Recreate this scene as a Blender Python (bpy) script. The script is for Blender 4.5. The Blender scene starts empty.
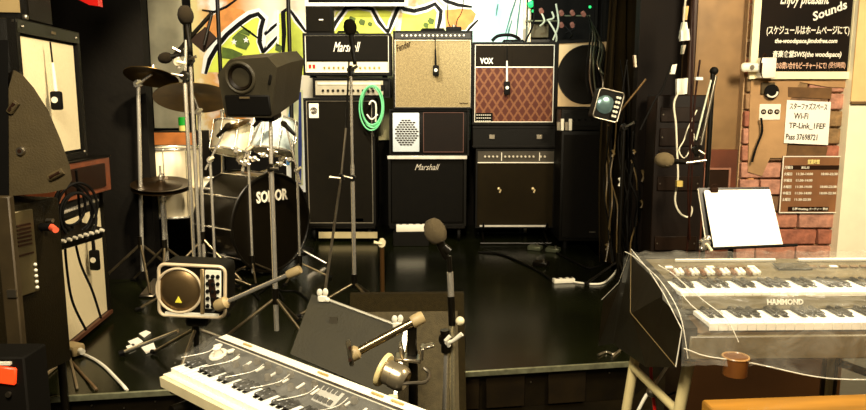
import bpy, bmesh, math, random
from mathutils import Vector, Matrix, Euler
random.seed(7)
R = math.radians
S = bpy.context.scene
COL = S.collection

# ------------------------------------------------------------------ camera, world, light, exposure
F = 700.0; PITCH = R(8.5); H = 1.4
cam = bpy.data.cameras.new('camera'); cam.sensor_width = 36; cam.lens = 36*F/866
cam.clip_start = 0.05
co = bpy.data.objects.new('camera', cam); COL.objects.link(co)
co.location = (0, 0, H); co.rotation_euler = (R(90)-PITCH, 0, 0)
S.camera = co
w = bpy.data.worlds.new('world'); S.world = w; w.use_nodes = True
bg = w.node_tree.nodes['Background']; bg.inputs[0].default_value = (1.0, .78, .45, 1); bg.inputs[1].default_value = .055
S.view_settings.view_transform = 'Standard'; S.view_settings.look = 'None'
S.view_settings.gamma = 1; S.view_settings.use_curve_mapping = False
S.view_settings.exposure = 0.55

def area(name, loc, target, size, power, col, sy=None, spread=180):
    l = bpy.data.lights.new(name, 'AREA'); l.energy = power; l.color = col; l.size = size; l.spread = R(spread)
    if sy: l.shape = 'RECTANGLE'; l.size_y = sy
    o = bpy.data.objects.new(name, l); COL.objects.link(o); o.location = loc
    o.rotation_euler = (Vector(target)-Vector(loc)).to_track_quat('-Z', 'Y').to_euler()
    return o
def spot(name, loc, target, power, col, ang=60, blend=.5, rad=.08):
    l = bpy.data.lights.new(name, 'SPOT'); l.energy = power; l.color = col; l.spot_size = R(ang); l.spot_blend = blend; l.shadow_soft_size = rad
    o = bpy.data.objects.new(name, l); COL.objects.link(o); o.location = loc
    o.rotation_euler = (Vector(target)-Vector(loc)).to_track_quat('-Z', 'Y').to_euler()
    return o
WARM = (1, .84, .58); WHITE = (1, .93, .78)
area('room_light_front', (-.5, .3, 2.75), (-.4, 2.6, .6), .7, 88, (1, .88, .66))
area('room_light_right', (1.9, 1.9, 2.7), (1.9, 3.4, .9), .6, 95, WARM)
spot('stage_spot_mural', (-.9, 4.5, 3.0), (-.75, 6.6, 1.95), 185, WHITE, 95, .6)
spot('stage_spot_screen', (.5, 4.6, 3.0), (.65, 6.6, 2.0), 110, (.85, .98, .92), 60, .6)
spot('stage_spot_amps', (.1, 3.0, 2.9), (-.1, 5.9, 1.3), 215, WARM, 50, .6)
spot('stage_spot_drums', (-1.0, 3.2, 2.9), (-1.75, 5.1, .75), 420, WARM, 42, .6)
spot('stage_spot_side', (-.3, 2.5, 2.8), (-1.75, 3.3, 1.0), 160, WARM, 70, .6)

# ------------------------------------------------------------------ pixel to point
def ray(u, v):
    a = (u-433)/F; b = -(v-205)/F
    return Vector((a, math.cos(PITCH)+b*math.sin(PITCH), -math.sin(PITCH)+b*math.cos(PITCH)))
def P(u, v, Y):
    r = ray(u, v); t = Y/r.y; return Vector((r.x*t, Y, H+r.z*t))
def PZ(u, v, z):
    r = ray(u, v); t = (z-H)/r.z; return Vector((r.x*t, r.y*t, z))
def RECT(u0, v0, u1, v1, Y):
    a = P(u0, v0, Y); b = P(u1, v1, Y)
    return (a.x+b.x)/2, b.x-a.x, b.z, a.z-b.z      # centre x, width, bottom z, height

# ------------------------------------------------------------------ materials
def lin(c):
    return tuple(((x/255)/12.92 if x/255 <= .04045 else ((x/255+.055)/1.055)**2.4) for x in c)
MATS = {}
def mat(name, c, rough=.5, metal=0, vary=.12, scale=12, bump=0, bscale=60, emit=0, spec=.5, coat=0, detail=3):
    if name in MATS: return MATS[name]
    m = bpy.data.materials.new(name); m.use_nodes = True; nt = m.node_tree; b = nt.nodes['Principled BSDF']
    l = lin(c) if max(c) > 1 else c
    if max(c) < 72 and metal < .3 and not emit and name != 'dark moulded plastic': l = tuple(x*k for x, k in zip(l, (.38, .34, .17))); spec = min(spec, .15 if rough > .45 else .35)
    b.inputs['Roughness'].default_value = rough; b.inputs['Metallic'].default_value = metal
    b.inputs['Specular IOR Level'].default_value = spec
    b.inputs['Coat Weight'].default_value = coat
    tc = nt.nodes.new('ShaderNodeTexCoord')
    n = nt.nodes.new('ShaderNodeTexNoise'); n.inputs['Scale'].default_value = scale; n.inputs['Detail'].default_value = detail
    nt.links.new(tc.outputs['Object'], n.inputs['Vector'])
    cr = nt.nodes.new('ShaderNodeValToRGB')
    cr.color_ramp.elements[0].position = .3; cr.color_ramp.elements[1].position = .7
    cr.color_ramp.elements[0].color = tuple(x*(1-vary) for x in l)+(1,)
    cr.color_ramp.elements[1].color = tuple(min(1, x*(1+vary)) for x in l)+(1,)
    nt.links.new(n.outputs['Fac'], cr.inputs['Fac']); nt.links.new(cr.outputs['Color'], b.inputs['Base Color'])
    if bump:
        n2 = nt.nodes.new('ShaderNodeTexNoise'); n2.inputs['Scale'].default_value = bscale; n2.inputs['Detail'].default_value = 4
        nt.links.new(tc.outputs['Object'], n2.inputs['Vector'])
        bp = nt.nodes.new('ShaderNodeBump'); bp.inputs['Strength'].default_value = bump; bp.inputs['Distance'].default_value = .01
        nt.links.new(n2.outputs['Fac'], bp.inputs['Height']); nt.links.new(bp.outputs['Normal'], b.inputs['Normal'])
    if emit:
        b.inputs['Emission Color'].default_value = l+(1,); b.inputs['Emission Strength'].default_value = emit
    MATS[name] = m; return m
def weave(name, c1, c2, scale=90, rot=45, rough=.9, squash=1.0):
    """two-colour lattice for grille cloth"""
    m = bpy.data.materials.new(name); m.use_nodes = True; nt = m.node_tree; b = nt.nodes['Principled BSDF']
    b.inputs['Roughness'].default_value = rough
    tc = nt.nodes.new('ShaderNodeTexCoord'); out = []
    for a in (rot, -rot):
        mp = nt.nodes.new('ShaderNodeMapping'); mp.inputs['Rotation'].default_value = (0, R(a), 0)
        nt.links.new(tc.outputs['Object'], mp.inputs['Vector'])
        wv = nt.nodes.new('ShaderNodeTexWave'); wv.inputs['Scale'].default_value = scale; wv.bands_direction = 'X'; wv.inputs['Distortion'].default_value = 0
        nt.links.new(mp.outputs['Vector'], wv.inputs['Vector']); out.append(wv)
    mx = nt.nodes.new('ShaderNodeMath'); mx.operation = 'MAXIMUM'
    nt.links.new(out[0].outputs['Fac'], mx.inputs[0]); nt.links.new(out[1].outputs['Fac'], mx.inputs[1])
    n = nt.nodes.new('ShaderNodeTexNoise'); n.inputs['Scale'].default_value = 70
    nt.links.new(tc.outputs['Object'], n.inputs['Vector'])
    ad = nt.nodes.new('ShaderNodeMath'); ad.operation = 'MULTIPLY_ADD'; ad.inputs[1].default_value = .5; ad.inputs[2].default_value = -.25
    nt.links.new(n.outputs['Fac'], ad.inputs[0])
    a2 = nt.nodes.new('ShaderNodeMath'); a2.operation = 'ADD'
    nt.links.new(mx.outputs[0], a2.inputs[0]); nt.links.new(ad.outputs[0], a2.inputs[1])
    cr = nt.nodes.new('ShaderNodeValToRGB'); cr.color_ramp.elements[0].position = .72; cr.color_ramp.elements[1].position = .98
    cr.color_ramp.elements[0].color = lin(c1)+(1,); cr.color_ramp.elements[1].color = lin(c2)+(1,)
    nt.links.new(a2.outputs[0], cr.inputs['Fac']); nt.links.new(cr.outputs['Color'], b.inputs['Base Color'])
    MATS[name] = m; return m
def clear(name, c, opacity, rough=.12):
    m = bpy.data.materials.new(name); m.use_nodes = True; nt = m.node_tree; nt.nodes.clear()
    o = nt.nodes.new('ShaderNodeOutputMaterial'); mx = nt.nodes.new('ShaderNodeMixShader')
    t = nt.nodes.new('ShaderNodeBsdfTransparent'); p = nt.nodes.new('ShaderNodeBsdfPrincipled')
    p.inputs['Base Color'].default_value = lin(c)+(1,); p.inputs['Roughness'].default_value = rough; p.inputs['Specular IOR Level'].default_value = .8
    tc = nt.nodes.new('ShaderNodeTexCoord'); n = nt.nodes.new('ShaderNodeTexNoise'); n.inputs['Scale'].default_value = 9; n.inputs['Detail'].default_value = 5
    n.inputs['Distortion'].default_value = 1.2
    mp = nt.nodes.new('ShaderNodeMapping'); mp.inputs['Scale'].default_value = (1, 3, 1)
    nt.links.new(tc.outputs['Object'], mp.inputs['Vector']); nt.links.new(mp.outputs['Vector'], n.inputs['Vector'])
    mr = nt.nodes.new('ShaderNodeMapRange'); mr.inputs['From Min'].default_value = .35; mr.inputs['From Max'].default_value = .7
    mr.inputs['To Min'].default_value = opacity*.5; mr.inputs['To Max'].default_value = min(1, opacity*1.7)
    nt.links.new(n.outputs['Fac'], mr.inputs['Value']); nt.links.new(mr.outputs['Result'], mx.inputs['Fac'])
    bp = nt.nodes.new('ShaderNodeBump'); bp.inputs['Strength'].default_value = .6; bp.inputs['Distance'].default_value = .02
    nt.links.new(n.outputs['Fac'], bp.inputs['Height']); nt.links.new(bp.outputs['Normal'], p.inputs['Normal'])
    nt.links.new(t.outputs[0], mx.inputs[1]); nt.links.new(p.outputs[0], mx.inputs[2]); nt.links.new(mx.outputs[0], o.inputs[0])
    MATS[name] = m; return m

BLACK = mat('black vinyl covering', (22, 19, 11), .55, bump=.25, bscale=180)
MATTE = mat('matte black', (24, 20, 13), .8)
SATIN = mat('satin black metal', (26, 22, 16), .35, .2)
PLASTIC = mat('black moulded plastic', (73, 61, 36), .5, bump=.2, bscale=140)
CHROME = mat('chrome', (252, 244, 226), .24, .85, vary=.03)
STEEL = mat('brushed steel', (170, 160, 140), .35, 1)
CREAM = mat('cream metal', (235, 222, 180), .4)
WHITEP = mat('white plastic', (240, 234, 212), .4, vary=.03)
IVORY = mat('ivory key plastic', (255, 250, 232), .25, vary=.02)
EBONY = mat('black key plastic', (26, 22, 18), .25)
FENDERC = weave('silver beige grille cloth', (170, 150, 104), (92, 78, 48), 95)
CREAMC = weave('cream grille cloth', (238, 222, 180), (205, 186, 138), 90, 0)
VOXC = weave('red brown diamond grille cloth', (78, 34, 18), (122, 76, 46), 5.2, 33)
DARKC = mat('dark grille cloth', (30, 25, 12), .9, bump=.3, bscale=220)
BRONZE = mat('worn cymbal bronze', (86, 66, 28), .42, .85, vary=.35, scale=9)
DRUMW = mat('white drum wrap', (240, 226, 190), .3, vary=.03)
FOAM = mat('black foam', (44, 36, 24), .95, bump=.9, bscale=350)
FOAMG = mat('grey brown foam', (92, 78, 50), .95, bump=.9, bscale=350)
RUBBER = mat('black rubber', (18, 15, 12), .7)
WPRINT = mat('white print', (238, 230, 208), .6, vary=0)
CHALK = mat('white chalk paint', (245, 238, 220), .8, vary=.05)
PINKCH = mat('pale pink chalk', (235, 190, 160), .8)
INK = mat('dark ink', (62, 36, 20), .8)
RED = mat('red plastic', (190, 22, 14), .35)
PAPER = mat('white paper', (250, 244, 228), .8, vary=.01)

# ------------------------------------------------------------------ mesh builder
def orient(d):
    return Vector(d).normalized().to_track_quat('Z', 'Y').to_matrix().to_4x4()
class M:
    def __init__(s): s.bm = bmesh.new()
    def box(s, c, d, rot=(0, 0, 0), bev=0, seg=1, mtx=None):
        mm = Matrix.Translation(c) @ (mtx if mtx is not None else Euler(rot).to_matrix().to_4x4()) @ Matrix.Diagonal((d[0], d[1], d[2], 1))
        g = bmesh.ops.create_cube(s.bm, size=1, matrix=mm)
        if bev:
            es = {e for v in g['verts'] for e in v.link_edges}
            bmesh.ops.bevel(s.bm, geom=list(es), offset=bev, segments=seg, affect='EDGES', profile=.5)
        return s
    def cyl(s, a, b, r0, r1=None, n=16, cap=True):
        a = Vector(a); b = Vector(b); L = (b-a).length
        if L < 1e-6: return s
        bmesh.ops.create_cone(s.bm, cap_ends=cap, segments=n, radius1=r0, radius2=r0 if r1 is None else r1, depth=L,
                              matrix=Matrix.Translation((a+b)/2) @ orient(b-a))
        return s
    def ball(s, c, r, sc=(1, 1, 1), n=16, mtx=None):
        mm = Matrix.Translation(c) @ (mtx or Matrix.Identity(4)) @ Matrix.Diagonal((sc[0], sc[1], sc[2], 1))
        bmesh.ops.create_uvsphere(s.bm, u_segments=n, v_segments=max(6, n*2//3), radius=r, matrix=mm); return s
    def lathe(s, prof, origin=(0, 0, 0), axis=(0, 0, 1), n=32):
        mm = Matrix.Translation(origin) @ orient(axis); rings = []
        for r, z in prof:
            if r < 1e-5: rings.append([s.bm.verts.new(mm @ Vector((0, 0, z)))])
            else: rings.append([s.bm.verts.new(mm @ Vector((r*math.cos(2*math.pi*i/n), r*math.sin(2*math.pi*i/n), z))) for i in range(n)])
        for A, B in zip(rings, rings[1:]):
            for i in range(n):
                j = (i+1) % n
                q = [A[i % len(A)], A[j % len(A)], B[j % len(B)], B[i % len(B)]]
                u = []
                for v in q:
                    if v not in u: u.append(v)
                if len(u) > 2:
                    try: s.bm.faces.new(u)
                    except ValueError: pass
        return s
    def torus(s, c, R0, r, axis=(0, 0, 1), n=40, m=8, sc=(1, 1), a0=0, a1=360):
        mm = Matrix.Translation(c) @ orient(axis)
        pts = []
        k = n if a1-a0 >= 360 else n+1
        for i in range(k):
            a = R(a0+(a1-a0)*i/n); pts.append(mm @ Vector((R0*sc[0]*math.cos(a), R0*sc[1]*math.sin(a), 0)))
        return s.tube(pts, r, m, closed=(a1-a0 >= 360))
    def tube(s, pts, r, n=8, closed=False, smooth=0):
        pts = [Vector(p) for p in pts]
        if smooth:
            out = []
            for i in range(len(pts)-1):
                p0 = pts[max(0, i-1)]; p1 = pts[i]; p2 = pts[i+1]; p3 = pts[min(len(pts)-1, i+2)]
                for k in range(smooth):
                    t = k/smooth
                    out.append(.5*((2*p1)+(p2-p0)*t+(2*p0-5*p1+4*p2-p3)*t*t+(3*p1-p0-3*p2+p3)*t**3))
            out.append(pts[-1]); pts = out
        N = len(pts); rings = []; prev = None
        for i in range(N):
            d = (pts[(i+1) % N]-pts[i-1]) if closed else (pts[min(N-1, i+1)]-pts[max(0, i-1)])
            d.normalize()
            if prev is None:
                x = d.cross(Vector((0, 0, 1))); x = x if x.length > .1 else d.cross(Vector((0, 1, 0)))
            else:
                x = prev-d*prev.dot(d)
            x.normalize(); prev = x; y = d.cross(x)
            rr = r[i] if isinstance(r, (list, tuple)) else r
            rings.append([s.bm.verts.new(pts[i]+x*rr*math.cos(2*math.pi*k/n)+y*rr*math.sin(2*math.pi*k/n)) for k in range(n)])
        for i in range(N if closed else N-1):
            A = rings[i]; B = rings[(i+1) % N]
            for k in range(n): s.bm.faces.new((A[k], A[(k+1) % n], B[(k+1) % n], B[k]))
        if not closed:
            s.bm.faces.new(rings[0][::-1]); s.bm.faces.new(rings[-1])
        return s
    def prism(s, pts, off):
        """closed polygon swept by vector off"""
        off = Vector(off); a = [s.bm.verts.new(Vector(p)) for p in pts]; b = [s.bm.verts.new(Vector(p)+off) for p in pts]
        n = len(a)
        s.bm.faces.new(a); s.bm.faces.new(b[::-1])
        for i in range(n): s.bm.faces.new((a[i], b[i], b[(i+1) % n], a[(i+1) % n]))
        return s
    def sheet(s, rows):
        vs = [[s.bm.verts.new(p) for p in r] for r in rows]
        for A, B in zip(vs, vs[1:]):
            for i in range(len(A)-1): s.bm.faces.new((A[i], A[i+1], B[i+1], B[i]))
        return s
    def frame(s, cx, cz, w, h, t, y0, y1):
        """rectangular ring in the XZ plane"""
        d = abs(y1-y0); y = (y0+y1)/2
        s.box((cx, y, cz+h/2-t/2), (w, d, t)); s.box((cx, y, cz-h/2+t/2), (w, d, t))
        s.box((cx-w/2+t/2, y, cz), (t, d, h-2*t)); s.box((cx+w/2-t/2, y, cz), (t, d, h-2*t)); return s
    def done(s, name, m, parent=None, world=False, smooth=40, loc=None, rot=None):
        bmesh.ops.recalc_face_normals(s.bm, faces=s.bm.faces[:])
        if world and parent is not None: bmesh.ops.translate(s.bm, verts=s.bm.verts[:], vec=-Vector(root_loc(parent)))
        me = bpy.data.meshes.new(name); s.bm.to_mesh(me); s.bm.free(); me.materials.append(m)
        if smooth:
            for p in me.polygons: p.use_smooth = True
            try: me.set_sharp_from_angle(angle=R(smooth))
            except Exception: pass
        o = bpy.data.objects.new(name, me); COL.objects.link(o)
        if parent is not None: o.parent = parent
        if loc is not None: o.location = loc
        if rot is not None: o.rotation_euler = rot
        return o
def root_loc(o):
    v = Vector((0, 0, 0))
    while o is not None: v += o.location; o = o.parent
    return v
def copy(o, parent, loc, rot=None):
    c = o.copy(); COL.objects.link(c); c.parent = parent; c.location = loc
    if rot is not None: c.rotation_euler = rot
    return c
def thing(name, label, cat, loc=(0, 0, 0), rz=0, group=None, rx=0, ry=0):
    o = bpy.data.objects.new(name, None); COL.objects.link(o); o.empty_display_size = .05
    o.location = loc; o.rotation_euler = (rx, ry, rz); o['label'] = label; o['category'] = cat
    if group: o['group'] = group
    return o
def tag(o, label, cat, group=None, kind=None):
    o['label'] = label; o['category'] = cat
    if group: o['group'] = group
    if kind: o['kind'] = kind
    return o
def struct(o, label=None):
    o['kind'] = 'structure'
    if label: o['label'] = label
    return o
def text(body, m, parent, loc, size=None, w=None, h=None, rot=(R(90), 0, 0), ext=.0008, shear=0, bold=0, name='lettering', align='CENTER', rz_text=0):
    cu = bpy.data.curves.new(name, 'FONT'); cu.body = body; cu.extrude = ext; cu.shear = shear; cu.offset = bold
    cu.align_x = 'LEFT'; cu.resolution_u = 2; cu.size = 1
    t = bpy.data.objects.new(name, cu); COL.objects.link(t)
    bpy.context.view_layer.update()
    me = bpy.data.meshes.new_from_object(t.evaluated_get(bpy.context.evaluated_depsgraph_get()))
    bpy.data.objects.remove(t)
    if not len(me.vertices): return None
    xs = [v.co.x for v in me.vertices]; ys = [v.co.y for v in me.vertices]
    x0, x1, y0, y1 = min(xs), max(xs), min(ys), max(ys)
    sx = (w/(x1-x0)) if w else None; sy = (h/(y1-y0)) if h else None
    if sx is None and sy is None: sx = sy = size
    elif sx is None: sx = sy
    elif sy is None: sy = sx
    for v in me.vertices:
        x = (v.co.x-(x0+x1)/2)*sx if align == 'CENTER' else (v.co.x-x0)*sx
        v.co = Vector((x, (v.co.y-(y0+y1)/2)*sy, v.co.z))
    if rz_text: me.transform(Matrix.Rotation(rz_text, 4, 'Z'))
    me.materials.clear(); me.materials.append(m)
    o = bpy.data.objects.new(name, me); COL.objects.link(o); o.parent = parent; o.location = loc; o.rotation_euler = rot
    return o

# ------------------------------------------------------------------ the setting
ST = .2                                                     # stage height
FLOORM = mat('dark worn floor', (34, 28, 18), .28, vary=.5, scale=2.5, bump=.12, bscale=14)
STAGEM = mat('glossy dark green stage floor', (30, 35, 22), .2, vary=.5, scale=1.7, bump=.06, bscale=7, detail=6)
WALLD = mat('dark painted wall', (20, 16, 10), .8, bump=.2, bscale=30)
struct(M().box((.1, 2.6, -.05), (8.0, 9.4, .1)).done('floor', FLOORM))
eL = Vector((-2.6, 2.64, 0)); eR = P(634, 361, 3.1); eR = PZ(634, 361, ST)
pL = PZ(140, 391, ST); pR = PZ(634, 361, ST); sl = (pR.y-pL.y)/(pR.x-pL.x)
yl = lambda x: pL.y+(x-pL.x)*sl
def stage_poly(z, inset=0):
    return [(-2.88, yl(-2.88)+inset, z), (pR.x, pR.y+inset, z), (pR.x+.35, 3.6, z), (pR.x+.35, 6.9, z), (-2.88, 6.9, z)]
stg = struct(M().prism(stage_poly(.001, .03), (0, 0, ST-.016)).done('stage', mat('dark stage front', (34, 27, 14), .5, vary=.3), smooth=0))
M().prism(stage_poly(ST-.015, .0), (0, 0, .015)).done('stage_deck', STAGEM, stg, smooth=0)
a = Vector((-2.88, yl(-2.88), 0)); d = (Vector((pR.x, pR.y, 0))-a); L = d.length; ang = math.atan2(d.y, d.x)
nos = M().box((a.x+d.x/2, a.y+d.y/2-.004, ST-.012), (L, .012, .028), (0, 0, ang), .003).done('edge_trim', mat('pale metal edge strip', (150, 150, 118), .35, .7, vary=.3, scale=30), stg)
bh = M()
for k in range(26):
    x = -2.3+k*.125
    bh.cyl((x, yl(x)+.026, .12+.02*(k % 2)), (x, yl(x)+.029-.008, .12+.02*(k % 2)), .004, n=6)
bh.done('nail_head', STEEL, stg)
for k, x in enumerate((-.25, .12, .33, .62)):
    M().box((x, yl(x)+.02, .09), (.18, .012, .16), (0, 0, ang), .002).done('skirt_panel', mat('dark skirt wood', (44, 34, 18), .6, vary=.3), stg)
struct(M().box((-.45, 6.75, 1.7), (5.1, .1, 3.4)).done('wall_back', WALLD))
struct(M().box((-2.95, 3.6, 1.7), (.1, 6.3, 3.4)).done('wall_left', WALLD))
xp = P(146, 100, 4.62).x
struct(M().box(((xp-2.9)/2, 4.67, 1.7), (xp+2.9, .1, 3.4)).done('wall_stage_wing', WALLD), 'black stage wing wall left of the drum kit')
struct(M().box((1.92, 5.75, 1.7), (.1, 2.1, 3.4)).done('wall_stage_side', WALLD))

# plaster strip and mural on back wall
PLASTER = mat('mottled grey plaster', (196, 186, 150), .9, vary=.25, scale=4)
MY = 6.69
a = P(146, -30, MY); b = P(188, 128, MY)
struct(M().box(((a.x+b.x)/2, MY, (a.z+b.z)/2), (b.x-a.x, .02, a.z-b.z)).done('trim_1', PLASTER), 'grey mottled plaster strip left of the mural')

def mural_mat():
    m = bpy.data.materials.new('spray painted ground'); m.use_nodes = True; nt = m.node_tree; b = nt.nodes['Principled BSDF']
    b.inputs['Roughness'].default_value = .7
    tc = nt.nodes.new('ShaderNodeTexCoord'); sp = nt.nodes.new('ShaderNodeSeparateXYZ'); nt.links.new(tc.outputs['Object'], sp.inputs[0])
    n = nt.nodes.new('ShaderNodeTexNoise'); n.inputs['Scale'].default_value = 2.6; n.inputs['Detail'].default_value = 4; nt.links.new(tc.outputs['Object'], n.inputs['Vector'])
    ad = nt.nodes.new('ShaderNodeMath'); ad.operation = 'MULTIPLY_ADD'; ad.inputs[1].default_value = .35; nt.links.new(n.outputs['Fac'], ad.inputs[0]); nt.links.new(sp.outputs['X'], ad.inputs[2])
    mr = nt.nodes.new('ShaderNodeMapRange'); mr.inputs['From Min'].default_value = -1.5; mr.inputs['From Max'].default_value = 2.0; nt.links.new(ad.outputs[0], mr.inputs['Value'])
    cr = nt.nodes.new('ShaderNodeValToRGB'); el = cr.color_ramp.elements
    stops = [(0, (250, 240, 200)), (.10, (240, 222, 150)), (.16, (226, 158, 80)), (.22, (216, 140, 62)), (.30, (248, 236, 205)), (.45, (246, 232, 196)), (.62, (236, 228, 170)), (.70, (226, 180, 120)), (.76, (240, 240, 160)), (.80, (225, 248, 240)), (.9, (170, 226, 224)), (1, (215, 240, 235))]
    el[0].position = 0; el[0].color = lin(stops[0][1])+(1,); el[1].position = 1; el[1].color = lin(stops[-1][1])+(1,)
    for p, c in stops[1:-1]:
        e = el.new(p); e.color = lin(c)+(1,)
    nt.links.new(mr.outputs[0], cr.inputs[0])
    n2 = nt.nodes.new('ShaderNodeTexNoise'); n2.inputs['Scale'].default_value = 5; n2.inputs['Detail'].default_value = 5; nt.links.new(tc.outputs['Object'], n2.inputs['Vector'])
    r2 = nt.nodes.new('ShaderNodeMapRange'); r2.inputs['From Min'].default_value = .5; r2.inputs['From Max'].default_value = .68; nt.links.new(n2.outputs['Fac'], r2.inputs['Value'])
    mx = nt.nodes.new('ShaderNodeMixRGB'); nt.links.new(r2.outputs[0], mx.inputs[0]); nt.links.new(cr.outputs[0], mx.inputs[1]); mx.inputs[2].default_value = lin((250, 246, 232))+(1,)
    nt.links.new(mx.outputs[0], b.inputs['Base Color']); return m
mc = P(335, 40, 6.66)
mural = thing('mural', 'bright lime, white and black graffiti mural on the wall behind the amplifiers', 'mural', mc)
a = P(187, -70, 6.66); b = P(521, 140, 6.66)
M().box(((a.x+b.x)/2, 6.665, (a.z+b.z)/2), (b.x-a.x, .02, a.z-b.z)).done('painted_board', mural_mat(), mural, world=True)
LIME = mat('lime spray paint', (222, 232, 84), .7, vary=.2, scale=5)
DGREEN = mat('dark green spray paint', (84, 104, 30), .7, vary=.3, scale=20)
BPAINT = mat('black spray paint', (18, 15, 12), .6)
WPAINT = mat('white spray paint', (252, 250, 238), .6, vary=.02)
OPAINT = mat('orange spray paint', (224, 146, 70), .7, vary=.2)
def mpoly(pts, m, lay, name='painted_shape'):
    y = 6.654-.0016*lay
    M().prism([P(u, v, y) for u, v in pts], (0, .0012, 0)).done(name, m, mural, world=True, smooth=0)
def mstroke(pts, wd, m, lay, name='painted_stroke'):
    y = 6.654-.0016*lay
    q = [Vector((u, v)) for u, v in pts]; N = len(q); Lf = []; Rt = []
    for i in range(N):
        t = (q[min(N-1, i+1)]-q[max(0, i-1)]).normalized(); nn = Vector((-t.y, t.x))*wd/2*(1 if 0 < i < N-1 else .6)
        Lf.append(q[i]+nn); Rt.append(q[i]-nn)
    b = M()
    for k in range(N-1):
        b.prism([P(p.x, p.y, y) for p in (Lf[k], Lf[k+1], Rt[k+1], Rt[k])], (0, .0012, 0))
    b.done(name, m, mural, world=True, smooth=0)
mpoly([(205, 72), (210, 55), (224, 38), (242, 24), (258, 16), (263, 22), (261, 40), (264, 54), (276, 44), (279, 14), (290, 8), (304, 30), (304, 75)], LIME, 1)
mpoly([(330, 34), (336, 12), (352, 6), (376, 8), (392, 12), (396, 34)], LIME, 1)
mpoly([(400, 34), (403, 12), (420, 12), (437, 8), (439, 20), (436, 34)], LIME, 1)
mpoly([(206, 22), (224, 6), (243, 10), (250, 18), (236, 24), (216, 42), (206, 46)], OPAINT, 1)
mpoly([(445, 10), (470, 8), (476, 14), (470, 30), (446, 30)], OPAINT, 1)
for w_, mm, ly in ((9.5, WPAINT, 2), (4.5, BPAINT, 3)):
    o = 0 if ly == 2 else 1.5
    mstroke([(204+o, 74), (208+o, 58+o), (215+o, 46+o), (227, 33+o), (240, 22+o), (250, 15+o), (258, 12.5+o), (264-o*.5, 18+o), (262-o, 30), (261-o, 42), (263, 53)], w_, mm, ly)
    mstroke([(263, 53), (271, 44), (278, 36)], w_*.8, mm, ly)
    mstroke([(265, 35), (272, 28), (279, 22)], w_*.7, mm, ly)
    mstroke([(290, 10), (297, 20), (306, 32)], w_*.8, mm, ly)
    mstroke([(398, 4), (404, 9), (414, 11), (426, 8), (435, 4), (441, 11), (440, 20), (437, 32)], w_*.9, mm, ly)
    mstroke([(329, 36), (336, 22), (346, 8), (358, 6), (372, 9), (379, 22), (388, 33)], w_*.8, mm, ly)
    mstroke([(388, 33), (392, 22), (397, 10), (401, 2)], w_*.8, mm, ly)
    mstroke([(436, -6), (446, 1), (458, 5), (472, 7)], w_*.8, mm, ly)
    mstroke([(465, 34), (471, 27), (478, 20)], w_*.6, mm, ly)
mstroke([(278, 46), (278, 30), (278, 10)], 2.5, WPAINT, 4)
mstroke([(283, 56), (284, 34), (283, 12), (287, 9)], 4.5, BPAINT, 4)
mstroke([(240, 25), (251, 33), (262, 41)], 2.2, BPAINT, 4)
mstroke([(202, 10), (214, 12), (226, 7), (240, -3)], 2.6, BPAINT, 4)
mpoly([(232, 38), (238, 32), (247, 36), (250, 44), (246, 50), (236, 47)], DGREEN, 4)
mpoly([(238, 32), (244, 28), (251, 31), (249, 36)], DGREEN, 4)
mpoly([(222, 47), (232, 49), (243, 54), (238, 60), (222, 58)], DGREEN, 4)
mpoly([(276, 43), (282, 46), (281, 53), (275, 50)], DGREEN, 4)
for c in ((246, 40), (234, 42)):
    pts = []
    for k in range(10):
        r_ = 3.4 if k % 2 == 0 else 1.4; pts.append((c[0]+r_*math.cos(R(36*k-90)), c[1]+r_*math.sin(R(36*k-90))))
    mpoly(pts, WPAINT, 5)
for u, v, s_ in ((362, 22, 3.5), (370, 24, 2.6), (352, 20, 4), (431, 21, 3.6), (426, 25, 3)):
    mpoly([(u-s_, v), (u-.4*s_, v-s_), (u+s_, v-.4*s_), (u+.6*s_, v+s_), (u-.5*s_, v+.8*s_)], DGREEN, 4)
for pts in ([(517, -4), (511, 14), (505, 36)], [(521, -4), (518, 20), (516, 40)], [(498, 4), (497, 9), (496, 16)], [(512, 20), (509, 30), (507, 40)]):
    mstroke(pts, 1.6, mat('teal spray paint', (70, 120, 110), .7), 4)
# coloured strips of mural low beside left stack
mpoly([(286, 90), (303, 90), (303, 185), (298, 185), (288, 160)], mat('pale yellow paint', (226, 224, 170), .7), 1)
mstroke([(293, 92), (289, 130), (288, 165)], 5, mat('sky blue paint', (60, 130, 190), .7), 4)
mstroke([(300, 92), (300, 150), (300, 184)], 4, mat('deep blue paint', (44, 60, 130), .7), 4)
a = P(284, 88, 6.66); b = P(306, 192, 6.66)
M().box(((a.x+b.x)/2, 6.667, (a.z+b.z)/2), (b.x-a.x, .02, a.z-b.z)).done('painted_board', WPAINT, mural, world=True)
# signboard with white frame hanging over the mural, only its lower edge in view
x, ww, z0, hh = RECT(304, -28, 408, 6, 6.45)
t = thing('hanging_screen', 'black board with a white bottom frame hanging above the left amplifier stack', 'screen', (x, 6.45, z0))
M().box((0, .02, hh/2), (ww, .02, hh)).done('screen', MATTE, t)
M().frame(0, hh/2, ww, hh, .03, 0, .01).done('screen_frame', WPAINT, t)
M().cyl((-ww*.4, .02, hh), (-ww*.4, .02, 3.4-z0), .006).cyl((ww*.4, .02, hh), (ww*.4, .02, 3.4-z0), .006).done('hanger', SATIN, t)

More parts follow.
